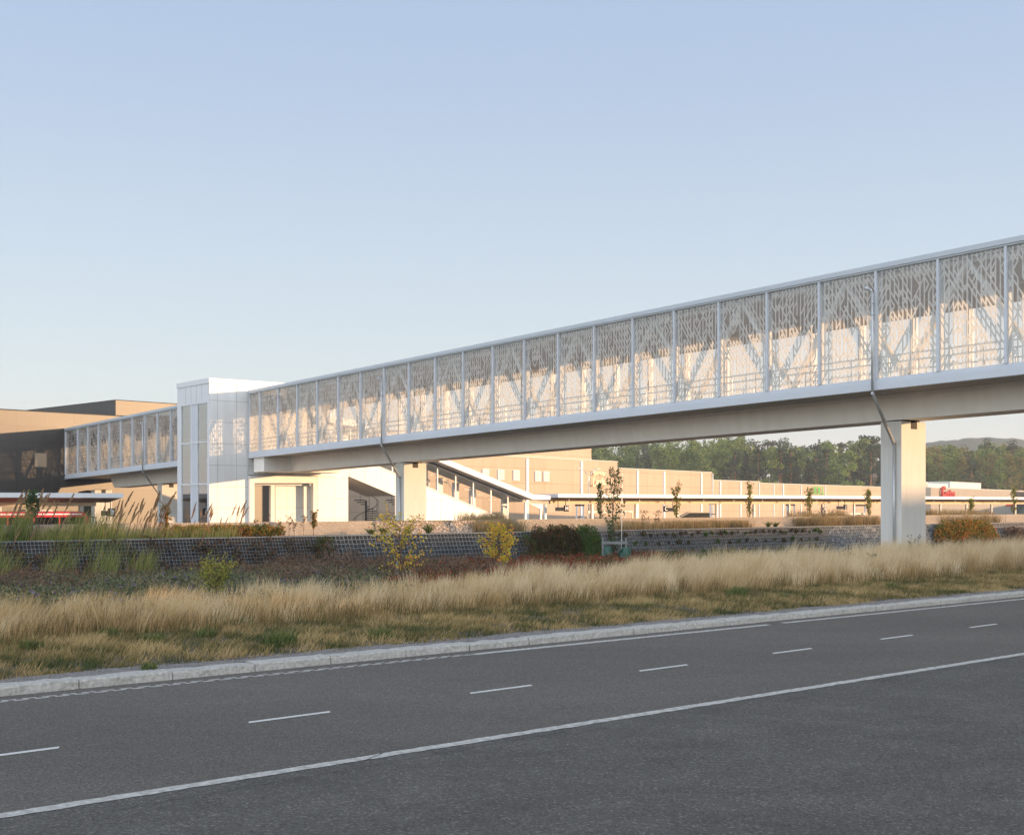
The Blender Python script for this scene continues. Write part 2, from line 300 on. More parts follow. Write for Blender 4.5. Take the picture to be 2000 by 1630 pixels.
def put_text(txt, size, pos, e, m, parent, ext=.02, name='lettering', shear=0.0, bold=0.0, tilt=0.0):
    me = text_mesh(txt, size, ext, shear, bold); me.materials.clear(); me.materials.append(MATS[m]); o = bpy.data.objects.new(name, me); COL.objects.link(o)
    e = Vector((e[0], e[1], 0)).normalized(); r0 = root_of(parent).location
    for v in me.vertices:
        x, y, z = v.co; ct, st = math.cos(tilt), math.sin(tilt); x, y = x * ct - y * st, x * st + y * ct
        v.co = Vector(pos) + e * x + Vector((0, 0, 1)) * y + Vector((e.y, -e.x, 0)) * z - r0
    o.parent = parent; return o
# ------------------------------------------------------------------ frames
D = Vector((-.6224, .7827, 0)); WV = Vector((-.7827, -.6224, 0)); UP = Vector((0, 0, 1))   # along the bridge (away), across it (to us)
B0 = Vector((46.82, 0, 0))
def BR(u, v, z): return B0 + D * u + WV * v + UP * z
zc = np.polyfit([49.7, 59.9, 75.2, 101.9, 136.2], [6.33, 6.14, 5.86, 5.23, 4.475], 2)
def zf(u): return float(np.polyval(zc, u))                                   # underside of the bridge's edge beam
RD = Vector((.7574, .653, 0)); RN = Vector((-.653, .7574, 0)); R0 = Vector((0, 20.3, 0))   # road frame: p along the kerb, q away from it
def RP(p, q, z): return R0 + RD * p + RN * q + UP * z
def road_at(x, q, z=0):
    """world point on the line q from the kerb seen in photo column x"""
    k = (x - 1000) / F; Y = (q + R0.y * RN.y) / (RN.x * k + RN.y); return Vector((k * Y, Y, z))
def px(x, y, Y): return Vector(((x - 1000) * Y / F, Y, CH - (y - HZ) * Y / F))
def on_plane(x, y, P, e):
    k = (x - 1000) / F; t = (k * P.y - P.x) / (e.x - k * e.y); Y = P.y + e.y * t
    return Vector((k * Y, Y, CH - (y - HZ) * Y / F))
def tpl(x, P, e): k = (x - 1000) / F; return (k * P.y - P.x) / (e.x - k * e.y)
E = Vector((.7827, .6224, 0))         # direction square to the bridge, also of the canopies
# ================================================================== SETTING
def gz(q, p=0):
    prof = [(-3000, 0), (-9, 0), (.28, 0), (.34, .10), (4, .16), (9, .16), (19.3, .12), (19.95, 1.27), (21.9, 1.25), (22.5, 1.58), (24.2, 1.58), (29, -1.25), (150, -1.3), (210, -.5), (400, 4), (3000, 4)]
    for (a, za), (b, zb) in zip(prof, prof[1:]):
        if a <= q <= b: return za + (zb - za) * (q - a) / (b - a)
    return 0
qs = [-3000, -400, -60, -20, -9, -7, -4, -2, 0, .28, .34, .6, 1, 2, 3, 4, 6, 8, 10, 12, 14, 16, 18, 19.3, 19.95, 21, 21.9, 22.5, 24.2, 26, 29, 36, 50, 80, 120, 150, 210, 300, 400, 700, 3000]
ps = [-3000, -800, -200, -80, -50, -40] + list(np.arange(-30, 70, 2.0)) + [75, 85, 100, 150, 300, 800, 3000]
V = []; Fc = []
for i, q in enumerate(qs):
    for j, p in enumerate(ps):
        z = gz(q, p) + (random.uniform(-.03, .03) if 1 < q < 18 and abs(p) < 60 else 0); V.append(RP(p, q, z))
n = len(ps)
for i in range(len(qs) - 1):
    for j in range(n - 1): Fc.append((i * n + j, i * n + j + 1, (i + 1) * n + j + 1, (i + 1) * n + j))
g = MB(); g.v = [tuple(v) for v in V]; g.f = Fc; g.m = [0] * len(Fc); tag(g.build('ground', 'verge_soil'), kind='structure')
PL, PR = -400, 500
def strip(name, q0, q1, z, m, p0=PL, p1=PR, kind='structure'):
    b = MB(); b.quad([RP(p0, q0, z), RP(p1, q0, z), RP(p1, q1, z), RP(p0, q1, z)]); o = b.build(name, m)
    return tag(o, kind=kind) if kind else o
strip('road', -5.86, 0, .004, 'asphalt'); strip('road_shoulder', -9.5, -5.86, .005, 'asphalt_old'); strip('road_shoulder', -60, -9.5, .0045, 'asphalt_old')
# painted lines with worn, uneven edges
def worn_line(name, q, w, z, m, p0, p1, step=.12, jit=.008, q_end=None):
    b = MB(); p = p0; prev = None
    while p <= p1:
        qq = q + ((q_end - q) * (p - p0) / (p1 - p0) if q_end is not None else 0)
        a, c = qq + random.uniform(-jit, jit), qq + w + random.uniform(-jit, jit)
        if prev: b.quad([RP(prev[0], prev[1], z), RP(p, a, z), RP(p, c, z), RP(prev[0], prev[2], z)])
        prev = (p, a, c); p += step
    return tag(b.build(name, m), kind='structure')
worn_line('shoulder_line', -5.98, .15, .0095, 'road_paint_old', -25, 60, jit=.012)
worn_line('edge_line', -.50, .16, .0085, 'road_paint_old', -1.2, 6.2, jit=.012); worn_line('edge_line', -.46, .15, .0085, 'road_paint_old', 6.6, 70, jit=.01)
b = MB(); p = -22.0
while p < -1.2:
    for r_ in range(2): b.quad([RP(p + r_ * .12, -.48 + .085 * r_, .0085), RP(p + .17 + r_ * .12, -.48 + .085 * r_, .0085), RP(p + .17 + r_ * .12, -.415 + .085 * r_, .0085), RP(p + r_ * .12, -.415 + .085 * r_, .0085)])
    p += .24
tag(b.build('ribbed_edge_line', 'road_paint_old'), kind='structure')
for k, p in enumerate(np.arange(-9.80 - 9.15, 40, 3.05)):
    q = -3.66 + (p + 9.7) * .022; b = MB(); b.quad([RP(p, q, .0085), RP(p + 1.02, q + .02, .0085), RP(p + 1.07, q + .11, .0085), RP(p + .05, q + .09, .0085)]); tag(b.build('lane_marking', 'road_paint'), kind='structure')
def crack(pts, w=.012):
    b = MB(); prev = None
    for i, (p, q) in enumerate(pts):
        d = w * random.uniform(.4, 1.2)
        if prev: b.quad([RP(prev[0], prev[1] - prev[2], .0115), RP(p, q - d, .0115), RP(p, q + d, .0115), RP(prev[0], prev[1] + prev[2], .0115)])
        prev = (p, q, d)
    return tag(b.build('road_crack', 'dark_metal'), kind='structure')
def wander(p0, q0, p1, q1, n, j): return [(p0 + (p1 - p0) * i / n + random.uniform(-j, j), q0 + (q1 - q0) * i / n + random.uniform(-j, j)) for i in range(n + 1)]
crack(wander(-6.9, -6.0, -6.6, -5.82, 6, .01), .008); crack(wander(-9.4, -6.3, -4.5, -6.12, 40, .02), .004); crack(wander(1, -6.15, 9, -6.08, 60, .02), .004)
# kerb stones
b = MB(); p = -30.0; k = 0
while p < 75:
    L = 1.27 + random.uniform(-.06, .06); dz = random.uniform(-.006, .006); dq = random.uniform(-.008, .008)
    ns = 8; prof = lambda: [(.0, -.05), (.012, .09), (.03, .112), (.27, .118), (.29, .10), (.29, -.05)]
    rings = []
    for s_ in range(ns + 1):
        rings.append([RP(p + .006 + (L - .012) * s_ / ns, a + dq + random.uniform(-.011, .011), c + dz + (random.uniform(-.009, .009) if c > 0 else 0)) for a, c in prof()])
    k0 = len(b.v)
    for rg in rings: b.v += [tuple(x) for x in rg]
    m_ = 6
    for s_ in range(ns):
        for j in range(m_ - 1): b.f.append((k0 + s_ * m_ + j, k0 + (s_ + 1) * m_ + j, k0 + (s_ + 1) * m_ + j + 1, k0 + s_ * m_ + j + 1)); b.m.append(0)
    b.f.append(tuple(k0 + j for j in range(m_))); b.m.append(0); b.f.append(tuple(k0 + ns * m_ + j for j in range(m_))[::-1]); b.m.append(0)
    p += L
tag(b.build('kerb', 'kerb_granite'), kind='structure')
b = MB(); pr = None
for p in np.arange(-30, 75, .25):
    w_ = .62 + .12 * math.sin(p * 1.7) + random.uniform(-.06, .06)
    if pr: b.quad([RP(pr[0], .27, .112), RP(p, .27, .112), RP(p, w_, .125), RP(pr[0], pr[1], .125)])
    pr = (p, w_)
tag(b.build('gravel_strip', 'gravel'), kind='structure')
# loose gravel, small stones along kerb back and gutter
def pebbles(name, n, q0, q1, z, s0, s1, m):
    V = []; Fq = []; pp = rng.uniform(-16, 45, n); qq = rng.uniform(q0, q1, n); ss = rng.uniform(s0, s1, n)
    base = np.array([(1, 0, 0), (0, 1, 0), (-1, 0, 0), (0, -1, 0), (0, 0, .8), (0, 0, -.5)]); tri = np.array([(0, 1, 4), (1, 2, 4), (2, 3, 4), (3, 0, 4)])
    for i in range(n):
        c = RP(pp[i], qq[i], z); a = rng.uniform(0, 6); ca, sa = math.cos(a), math.sin(a); B = base * ss[i] * rng.uniform(.6, 1.2, (6, 3))
        X = B[:, 0] * ca - B[:, 1] * sa; Y = B[:, 0] * sa + B[:, 1] * ca; V.append(np.stack([X + c.x, Y + c.y, B[:, 2] + c.z], 1)); Fq.append(tri + 6 * i)
    o = fast_mesh(name, np.concatenate(V), np.concatenate(Fq), np.zeros(6 * n), m, nper=3); tag(o, kind='stuff', label='grey gravel lying along the back of the kerb', cat='gravel')
pebbles('gravel', 5000, .28, .72, .125, .008, .022, 'gravel')
pebbles('gravel', 900, -.30, -.01, .008, .005, .014, 'gravel')
# unseen blocker added at right, profile shaped to shade the roadside; then far hill
b = MB(); HP = [(-400, 17), (-60, 16.5), (-3.9, 15.6), (-3.5, 12.6), (-1.5, 12.5), (-1.1, 15.4), (2, 15.2), (8, 14.8), (13, 13.95), (17, 13.5), (20, 13.2), (24, 13.05), (28, 12.7), (30, 12.2), (36, 11.6), (44, 10.2), (60, 8.0), (120, 5), (300, 3)]
def hprof(y):
    for (a, za), (c, zb) in zip(HP, HP[1:]):
        if a <= y <= c: return za + (zb - za) * (y - a) / (c - a)
    return 3
ys = sorted(set(list(np.arange(-60, 130, .4)) + [-400, -200, -100, 200, 300]))
cols = []
for y in ys:
    h = hprof(y) + random.uniform(-.06, .06); cols.append([(112, y, -.5), (119, y, h - .6), (121, y, h), (132, y, h * .8), (170, y, -.5)])
k = 0
for c in cols: b.v += c
for i in range(len(cols) - 1):
    for j in range(4): b.f.append((5 * i + j, 5 * i + j + 1, 5 * i + 6 + j, 5 * i + 5 + j)); b.m.append(0)
tag(b.build('shade_blocker', 'hill_green'), kind='structure')
b = MB(); hill = [(1500, 960), (1700, 905), (1800, 866), (1850, 859), (1900, 855.5), (1935, 855.5), (1960, 857), (1985, 863), (2010, 871), (2060, 890), (2200, 925), (2500, 960)]
nx = 90; rows = 12
xs = np.linspace(1500, 2500, nx); hy = np.interp(xs, [a for a, _ in hill], [c for _, c in hill])
for r_ in range(rows):
    fr = r_ / (rows - 1)
    for i in range(nx):
        T = px(xs[i], hy[i], 760); h = T.z * math.sin(fr * math.pi / 2) + (random.uniform(-.5, .5) if r_ > 1 else 0); b.v.append((T.x, 620 + 140 * fr, h - (4 if r_ == 0 else 0)))
for r_ in range(rows - 1):
    for i in range(nx - 1): b.f.append((r_ * nx + i, r_ * nx + i + 1, (r_ + 1) * nx + i + 1, (r_ + 1) * nx + i)); b.m.append(0)
k0 = len(b.v)
for i in range(nx): T = b.v[(rows - 1) * nx + i]; b.v.append((T[0], 960, -10))
for i in range(nx - 1): b.f.append(((rows - 1) * nx + i, (rows - 1) * nx + i + 1, k0 + i + 1, k0 + i)); b.m.append(0)
tag(b.build('hill', 'hill_green', smooth=True), kind='structure')
# ================================================================== FOOTBRIDGE
WB = 5.9; HG = 4.31
U0, U1 = 12.0, 102.25; U2, U3 = 107.2, 136.6
bridge = thing('footbridge', 'long white covered footbridge with patterned glass sides crossing the whole picture', 'footbridge', tuple(BR(60, 0, 0)))
def seg(b, ua, ub, v0, v1, za, zb, mi=0, step=2.4):
    """box that follows the deck's gentle fall; za, zb measured from the edge beam's underside"""
    n = max(1, round((ub - ua) / step))
    us = [ua + (ub - ua) * i / n for i in range(n + 1)]; k = len(b.v)
    for u in us: b.v += [tuple(BR(u, v, zf(u) + z)) for v, z in ((v0, za), (v1, za), (v1, zb), (v0, zb))]
    for i in range(n):
        for j in range(4): j2 = (j + 1) % 4; b.f.append((k + 4 * i + j, k + 4 * i + j2, k + 4 * i + 4 + j2, k + 4 * i + 4 + j)); b.m.append(mi)
    b.f.append((k + 3, k + 2, k + 1, k)); b.f.append(tuple(k + 4 * n + j for j in range(4))); b.m += [mi, mi]
for nm, zs in (('roof', 0),):
    b = MB()
    for ua, ub in ((U0, U1), (U2, U3)): seg(b, ua, ub, .06, -WB - .06, HG - .17, HG); seg(b, ua, ub, .02, -.10, HG - .23, HG - .172)
    b.build('roof', 'roof_metal', bridge)
b = MB()
for ua, ub in ((U0, U1), (U2, U3)): seg(b, ua, ub, -.12, -WB + .12, HG - .30, HG - .18)
b.build('ceiling', 'wood_ceiling', bridge)
b = MB()
for ua, ub in ((U0, U1), (U2, U3)): seg(b, ua, ub, -WB + .1, -WB - .02, HG - .95, HG - .302)
b.build('header_panel', 'header_tan', bridge)
b = MB()
for ua, ub in ((U0, U1), (U2, U3)):
    seg(b, ua, ub, .0, -.25, 0, .27); seg(b, ua, ub, -.03, -.25, .272, .33); seg(b, ua, ub, -.05, -.25, .332, .40)
    seg(b, ua, ub, -WB, -WB + .25, 0, .40)
b.build('edge_beam', 'white_metal', bridge)
b = MB()
for ua, ub in ((U0, U1), (U2, U3)): seg(b, ua, ub, -.252, -WB + .252, .04, .30)
b.build('deck', ['floor_grey'], bridge)
b = MB()
def girder(b, ua, ub, ta=0, tb=0):
    n = max(1, round((ub - ua) / 2.4)); k = len(b.v)
    for i in range(n + 1):
        u = ua + (ub - ua) * i / n; s0 = ta if i == 0 else (tb if i == n else 0)
        for v, z, s_ in ((-2.02, .036, 0), (-2.10, -.10, .1), (-2.25, -.88, 1), (-3.65, -.88, 1), (-3.8, -.10, .1), (-3.88, .036, 0)):
            b.v.append(tuple(BR(u + s0 * s_, v, zf(u) + z)))
    for i in range(n):
        for j in range(6): j2 = (j + 1) % 6; b.f.append((k + 6 * i + j, k + 6 * i + j2, k + 6 * i + 6 + j2, k + 6 * i + 6 + j)); b.m.append(0)
    b.f.append(tuple(k + j for j in range(6))[::-1]); b.f.append(tuple(k + 6 * n + j for j in range(6))); b.m += [0, 0]
girder(b, U0, 100.5); seg(b, 100.5, 101.9, -.2, -WB + .2, -.90, .036); girder(b, U2 + .3, 131.5, 0, -.5)
b.build('girder', 'concrete_white', bridge)
# post positions
right_ms = [m for m in (41.97 - n for n in range(0, 37)) if m * 2.4 > U0]
near_u = [102.15] + [m * 2.4 for m in right_ms]
left_u = [107.3] + [(47.69 + .985 * k) * 2.4 for k in range(-2, 9)] + [136.3]
left_u = [u for u in left_u if u >= 107.3]
def posts(us, v0, v1, w=.085):
    for u in us:
        b = MB(); n0 = zf(u); b.box((u - w / 2, v0, n0 + .402), (u + w / 2, v1, n0 + HG - .232), BR); b.build('mullion', 'white_metal', bridge)
posts(near_u, .02, -.30); posts(left_u, .02, -.30)
posts(near_u, -WB - .12, -WB + .22, .12); posts(left_u, -WB - .12, -WB + .22, .12)
# patterned glass
PH = HG - .235 - .405
def frit_polys(w, H, seed):
    """lattice of uprights and slanted struts meeting at nodes, as printed on the panes"""
    r = random.Random(seed); N = 14; a = w / N; out = []; hw = .026; hd = .27; rows = int(H / hd) + 2; off = -r.random() * hd
    def strip_(x0, z0, x1, z1, h=hw):
        if max(z0, z1) <= .01 or min(z0, z1) >= H - .01: return
        L = math.hypot(x1 - x0, z1 - z0); nx_, nz_ = -(z1 - z0) / L * h, (x1 - x0) / L * h
        out.append([(x0 + nx_, z0 + nz_), (x1 + nx_, z1 + nz_), (x1 - nx_, z1 - nz_), (x0 - nx_, z0 - nz_)])
    for i in range(N + 1):
        for j in range(0, rows, 2):
            if r.random() < .93: strip_(i * a, off + j * hd, i * a, off + (j + 2) * hd)
    prev = [None] * rows
    for i in range(N):
        cur = [None] * rows
        for j in range(rows):
            k = r.random(); below = prev[j - 1] if j else None; above = prev[j + 1] if j + 1 < rows else None
            if below == '/' and k < .62: cur[j] = '/'
            elif above == '\\' and k < .62: cur[j] = '\\'
            elif k < .27: cur[j] = '/'
            elif k < .54: cur[j] = '\\'
            elif k < .68: cur[j] = 'X'
            z0, z1 = off + j * hd, off + (j + 1) * hd
            if cur[j] in ('/', 'X'): strip_(i * a, z0, (i + 1) * a, z1)
            if cur[j] in ('\\', 'X'): strip_(i * a, z1, (i + 1) * a, z0)
        prev = cur
    return [[(min(max(x, 0), w), min(max(zz, 0), H)) for x, zz in p] for p in out]
panel_meshes = {}
def panel_mesh(w, var, frit=True):
    key = (round(w, 2), var, frit)
    if key in panel_meshes: return panel_meshes[key]
    me = bpy.data.meshes.new('glass_panel'); v = []; f = []; mi = []; sl_ = -.0215
    def add(pts, off, m_):
        k = len(v)
        for x, z in pts: q = D * x + WV * off + UP * (z + sl_ * x); v.append(tuple(q))
        f.append(tuple(range(k, k + len(pts)))); mi.append(m_)
    add([(0, 0), (w, 0), (w, PH), (0, PH)], 0, 0)
    if frit:
        for j, p in enumerate(frit_polys(w, PH, var)): add(p, -.006 - .0005 * (j % 9), 1)
    me.from_pydata(v, [], f); me.materials.append(MATS['bridge_glass']); me.materials.append(MATS['frit']); me.polygons.foreach_set('material_index', mi); me.update()
    panel_meshes[key] = me; return me
def panels(us, v, frit):
    us = sorted(us)
    for i in range(len(us) - 1):
        ua, ub = us[i] + .045, us[i + 1] - .045
        o = bpy.data.objects.new('glass_panel', panel_mesh(ub - ua, i % 5, frit)); COL.objects.link(o); o.parent = bridge
        o.location = BR(ua, v, zf(ua) + .403) - bridge.location
panels(near_u, -.06, True); panels(left_u, -.06, True)
panels([u for u in near_u], -WB + .06, False); panels(left_u, -WB + .06, True)
for i_ in range(0, len(left_u) - 1, 2): panels(left_u[i_:i_ + 2], -WB + .10, True)  # extra pane layer added only to thin the sun patches on the bronze wall
# steel trusses behind the glass
def truss(us_top, v, name='truss'):
    b = MB()
    for ut in us_top:
        for s_ in (-1, 1):
            ub = ut + s_ * 2.4
            if not (U0 < ub < U1 - .5 or U2 + .5 < ub < U3): continue
            b.bar(BR(ut, v, zf(ut) + HG - .34), BR(ub, v, zf(ub) + .42), .16, .19, WV)
    for ua, ub in ((U0, U1), (U2, U3)): seg(b, ua, ub, v + .1, v - .1, .305, .42); seg(b, ua, ub, v + .08, v - .08, HG - .42, HG - .302)
    b.build(name, 'steel_paint', bridge)
ut0 = (41.97 - 20.57) * 2.4 + .55; tops = [ut0 + 4.8 * k for k in range(-8, 19)]
tops = [t_ for t_ in tops if U0 + .5 < t_ < U1 - 1 or U2 + 1 < t_ < U3 - 1]
truss(tops, -.5)
b = MB()
for ua, ub in ((U0, U1), (U2, U3)):
    for v in (-.85, -WB + .95):
        for h in (.98, 1.22): seg(b, ua, ub, v, v - .04, h, h + .04)
u = U0
while u < U3:
    if u < U1 or u > U2: 
        for v in (-.87, -WB + .93): b.box((u, v, zf(u) + .3), (u + .03, v - .03, zf(u) + 1.24), BR)
    u += 1.2
b.build('handrail', 'steel_pipe', bridge)
# end posts at the dark building
b = MB(); b.box((U3 - .1, .03, zf(U3) + .0), (U3 + .15, -.35, zf(U3) + HG - .18), BR); b.build('end_post', 'white_metal', bridge)
# downpipes
def downpipe(xp, xpier, ypier, um):
    b = MB(); zt = zf(um) + 3.35; zb = zf(um) - .12
    top = BR(um, .12, zt); bot = BR(um, .12, zb)
    b.tube([bot, top], .045, 8)
    hd = top + D * .18 + UP * .16 + WV * .05
    b.tube([top, top + UP * .09 + D * .05, hd], .042, 8)
    b.tube([hd + UP * .03 + D * .07, hd - UP * .04 - D * .06], .085, 8, r1=.05)
    for h in (.35, .75): b.tube([top - UP * h - D * .06, top - UP * h + D * .06], .05, 6)
    pe = BR(xpier[0], xpier[1], xpier[2]); b.tube([bot + UP * .03, bot, pe], .06, 8); b.tube([pe, Vector((pe.x, pe.y, xpier[3]))], .05, 8)
    b.build('downpipe', 'steel_pipe', bridge, smooth=True)
# piers -------------------------------------------------------------
def pier(name, label, u0, L=.86, v0=-2.2, v1=-3.72, zb=-.1, ztop=None):
    zt = ztop if ztop is not None else zf(u0) - 1.05
    loc = BR(u0 + L / 2, (v0 + v1) / 2, zb); t_ = thing(name, label, 'bridge pier', tuple(loc), 'white piers under the footbridge')
    b = MB(); b.box((u0, v0, zb), (u0 + L, v1, zt), BR)
    o = b.build('shaft', 'pier_concrete', t_); bv = o.modifiers.new('bevel', 'BEVEL'); bv.width = .025; bv.segments = 2
    b = MB(); b.box((u0 + .1, v0 - .25, zt + .002), (u0 + L - .1, v0 - .62, zf(u0) - .885), BR); b.box((u0 + .1, v1 + .25, zt + .002), (u0 + L - .1, v1 + .62, zf(u0) - .885), BR); b.build('bearing', 'bearing_dark', t_)
    b = MB(); b.box((u0 - .012, v0 - .58, zt - .27), (u0 + .3, v0 - .95, zt + .004), BR); b.build('recess', 'bearing_dark', t_)
    return t_
def u_at(x, v):
    """bridge station of the point at offset v seen in photo column x"""
    k = (x - 1000) / F; P = B0 + WV * v; return (k * P.y - P.x) / (D.x - k * D.y)
u1 = u_at(1760.5, -2.2); pier('bridge_pier', 'tall white concrete pier rising from the dry grass at the right', u1, L=.88, zb=-.1, ztop=zf(u1) - .93)
u2 = u_at(789, -2.2); pier('bridge_pier', 'white concrete pier beside the glazed stair hall in the middle of the bridge', u2, zb=-1.4, ztop=zf(u2) - .93)
u3 = u_at(316, -2.2); pier('bridge_pier', 'white concrete pier just left of the lift tower', u3, zb=-1.4, ztop=zf(u3) - .93)
u4 = u_at(185, -2.2); pier('bridge_pier', 'white concrete pier behind the end of the left bus canopy', u4, zb=-1.4, ztop=zf(u4) - .93)
ua = u_at(1712.6, .12) + .18; downpipe(0, (u1 + .25, -2.12, zf(u1) - 1.75, .1), 0, ua)
ub = u_at(748.9, .12) + .2; downpipe(0, (u2 + .3, -2.12, zf(u2) - 1.75, -1), 0, ub)
uc = u_at(281, .12) + .25; downpipe(0, (u3 + .3, -2.12, zf(u3) - 1.75, -1), 0, uc)
# ================================================================== LIFT TOWER
TC = BR(102.35, 2.62, 0); TZ = 10.22
tower = thing('lift_tower', 'square white panelled lift tower with a tall glazed shaft, standing against the bridge', 'tower', tuple(BR(105, -1, -1.3)))
def uvq(b, A, Bp, z0, z1, mi=0, u0=0.0, v0=0.0):
    L = (Vector(Bp) - Vector(A)).length; b.quad([(A[0], A[1], z0), (Bp[0], Bp[1], z0), (Bp[0], Bp[1], z1), (A[0], A[1], z1)], mi, [(u0, z0 + v0), (u0 + L, z0 + v0), (u0 + L, z1 + v0), (u0, z1 + v0)])
a0 = BR(102.35, 2.62, 0); a1 = BR(102.35, -6.4, 0); c0 = BR(107.2, 2.62, 0); c1 = BR(107.2, -6.4, 0)
am = BR(102.35, .0, 0); b = MB(); uvq(b, a0, am, -1.35, 4.2, 0, .75, .62); uvq(b, a0, a1, 4.2, TZ - .32, 0, .75, .62); b.build('side_wall', 'white_panels', tower)
cm = BR(107.2, .0, 0); b = MB(); uvq(b, cm, c0, -1.35, 4.2); uvq(b, c1, c0, 4.2, TZ - .32); uvq(b, a1, c1, 4.2, TZ - .32); uvq(b, am, cm, -1.35, 4.2); b.quad([(am.x, am.y, 4.2), (a1.x, a1.y, 4.2), (c1.x, c1.y, 4.2), (cm.x, cm.y, 4.2)]); b.build('rear_wall', 'white_panels', tower)
b = MB(); b.box((102.31, 2.66, TZ - .318), (107.24, -6.44, TZ), BR); b.build('roof', 'frame_white', tower)
# front: solid strips round the glazing
FV = 2.62
def front(b, ua, ub, z0, z1, v=FV): b.prism([BR(ua, v, z0), BR(ub, v, z0), BR(ub, v, z1), BR(ua, v, z1)], -WV * .12)
b = MB(); front(b, 102.35 + .002, 102.62, -1.35, TZ - .322); front(b, 106.65, 107.198, -1.35, TZ - .322); front(b, 102.622, 106.648, 8.75, TZ - .322); b.build('front_wall', 'frame_white', tower)
b = MB()
for u in (103.45, 104.25, 105.05, 105.9): b.box((u, FV + .004, 8.8), (u + .015, FV - .01, TZ - .33), BR)
b.build('panel_joint', 'interior_dark', tower)
b = MB(); front(b, 104.15, 105.15, -1.35, 8.748, FV - .04); b.build('centre_panel', 'white_metal', tower)
b = MB()
for ua_, ub_ in ((102.64, 104.14), (105.16, 106.64)): b.quad([BR(ua_, FV - .06, -1.35), BR(ub_, FV - .06, -1.35), BR(ub_, FV - .06, 8.74), BR(ua_, FV - .06, 8.74)])
b.build('glazing', 'tower_glass', tower)
b = MB()
for z in (.9, 3.55, 6.2): b.box((102.63, FV - .0, z), (106.64, FV - .16, z + .09), BR)
for u in (102.6, 104.14, 105.1, 106.6): b.box((u, FV - .001, -1.3), (u + .06, FV - .17, 8.745), BR)
b.box((102.63, FV - .0, 8.69), (106.64, FV - .16, 8.746), BR)
b.build('glazing_frame', 'frame_white', tower)
b = MB(); b.box((102.6, FV - 1.9, -1.3), (107.0, FV - 2.0, 8.7), BR); b.build('shaft_wall', 'interior_light', tower)
b = MB()
for u in (103.3, 106.2): b.box((u, FV - .6, -1.3), (u + .12, FV - .7, 8.7), BR)
b.box((102.9, FV - .5, 5.2), (104.0, FV - 1.5, 7.4), BR); b.build('lift_rail', 'dark_metal', tower)
b = MB(); b.tube([BR(102.30, 0.02, 4.0), BR(102.30, .02, 5.1)], .05, 6); b.build('joint_pipe', 'steel_pipe', tower)
# ------------------------------------------------------------------ portal frame under the bridge end
portal = thing('portal_frame', 'pale concrete portal of posts and beam carrying the bridge end beside the lift tower', 'frame', tuple(BR(102.5, -2.5, -1.3)))
HP0 = BR(102.1, 0, 0)
def hp(x, y): return on_plane(x, y, HP0, E)
b = MB(); b.prism([hp(487.5, 943), hp(620, 943), Vector((hp(620, 927).x, hp(620, 927).y, 4.15)), Vector((hp(487.5, 927).x, hp(487.5, 927).y, 4.15))], D * .6); b.build('beam', 'steel_paint', portal)
for xa, xb in ((487.5, 497.2), (612, 620)):
    A = hp(xa, 943); C = hp(xb, 943); zt = min(A.z, C.z) - .004; b = MB(); b.prism([(A.x, A.y, -1.35), (C.x, C.y, -1.35), (C.x, C.y, zt), (A.x, A.y, zt)], D * .35); b.build('column', 'steel_paint', portal)
b = MB(); A = on_plane(529, 943, HP0 + D * .65, E); C = on_plane(537, 943, HP0 + D * .65, E); b.prism([(A.x, A.y, -1.35), (C.x, C.y, -1.35), (C.x, C.y, 3.55), (A.x, A.y, 3.55)], D * .25); b.build('column', 'steel_paint', portal)
b = MB(); A = hp(489, 950); C = hp(619, 950); b.prism([(A.x, A.y, 3.555), (C.x, C.y, 3.555), (C.x, C.y, 3.70), (A.x, A.y, 3.70)], D * 2.2)
o = b.build('soffit', 'white_metal', portal); o.location += D * .62
b = MB(); A = on_plane(538, 943, HP0 + D * .95, E); C = on_plane(614, 943, HP0 + D * .95, E); uvq(b, A, C, -1.35, 3.55, 0, .4, .5); b.build('back_wall', 'hall_panels', portal)
# ------------------------------------------------------------------ stair hall
HH0 = BR(102.45, 0, 0); hall = thing('stair_hall', 'white stair hall with a sloping glazed side descending from the bridge to the bus platforms', 'stair hall', tuple(on_plane(830, 1000, HH0, E)))
def hq(x, y): return on_plane(x, y, HH0, E)
def hpoly(b, pts, thick=.12, mi=0, off=0.0):
    P = [hq(x, y) + D * off for x, y in pts]; T0 = tpl(620, HH0, E)
    k = len(b.v); b.prism(P, D * thick, mi)
    fi = len(b.f) - len(P) - 2; b.uv[fi] = [((p - D * off - HH0).dot(E) - T0, p.z) for p in P]
def gb(x): return 1042 if x < 1000 else 1034
b = MB(); hpoly(b, [(620.5, 1070), (680, 1068), (680, 850), (620.5, 845)], 1.6); b.build('end_block', 'white_panels', hall)
b = MB(); hpoly(b, [(680.2, 929.5), (680.2, 884.5), (834, 949.5), (1030, 1033), (1030, 1066), (772, 1070), (772, 968)]); b.build('side_wall', 'hall_panels', hall)
b = MB(); P = [hq(680.2, 929.5), hq(772, 968)]; b.prism([P[0] + D * .122, P[1] + D * .122, P[1] + D * 3.9, P[0] + D * 3.9], UP * .05); b.build('stair_soffit', 'steel_paint', hall)
b = MB(); b.quad([hq(680.4, 843.5) + D * .05, hq(680.4, 884.3) + D * .05, hq(985, 1013) + D * .05, hq(1028, 1031) + D * .05, hq(1060, 1034) + D * .05, hq(1060, 996) + D * .05, hq(1024, 979) + D * .05]); b.build('glazing', 'hall_glass', hall)
b = MB()
def hbar(x0, y0, x1, y1, w=.09, h=.09, off=0): b.bar(hq(x0, y0) + D * off, hq(x1, y1) + D * off, w, h, D)
hbar(680.5, 886, 985, 1014, .06, .1); hbar(985, 1014, 1030, 1034, .06, .1); hbar(680.5, 843, 1024, 979, .08, .1)
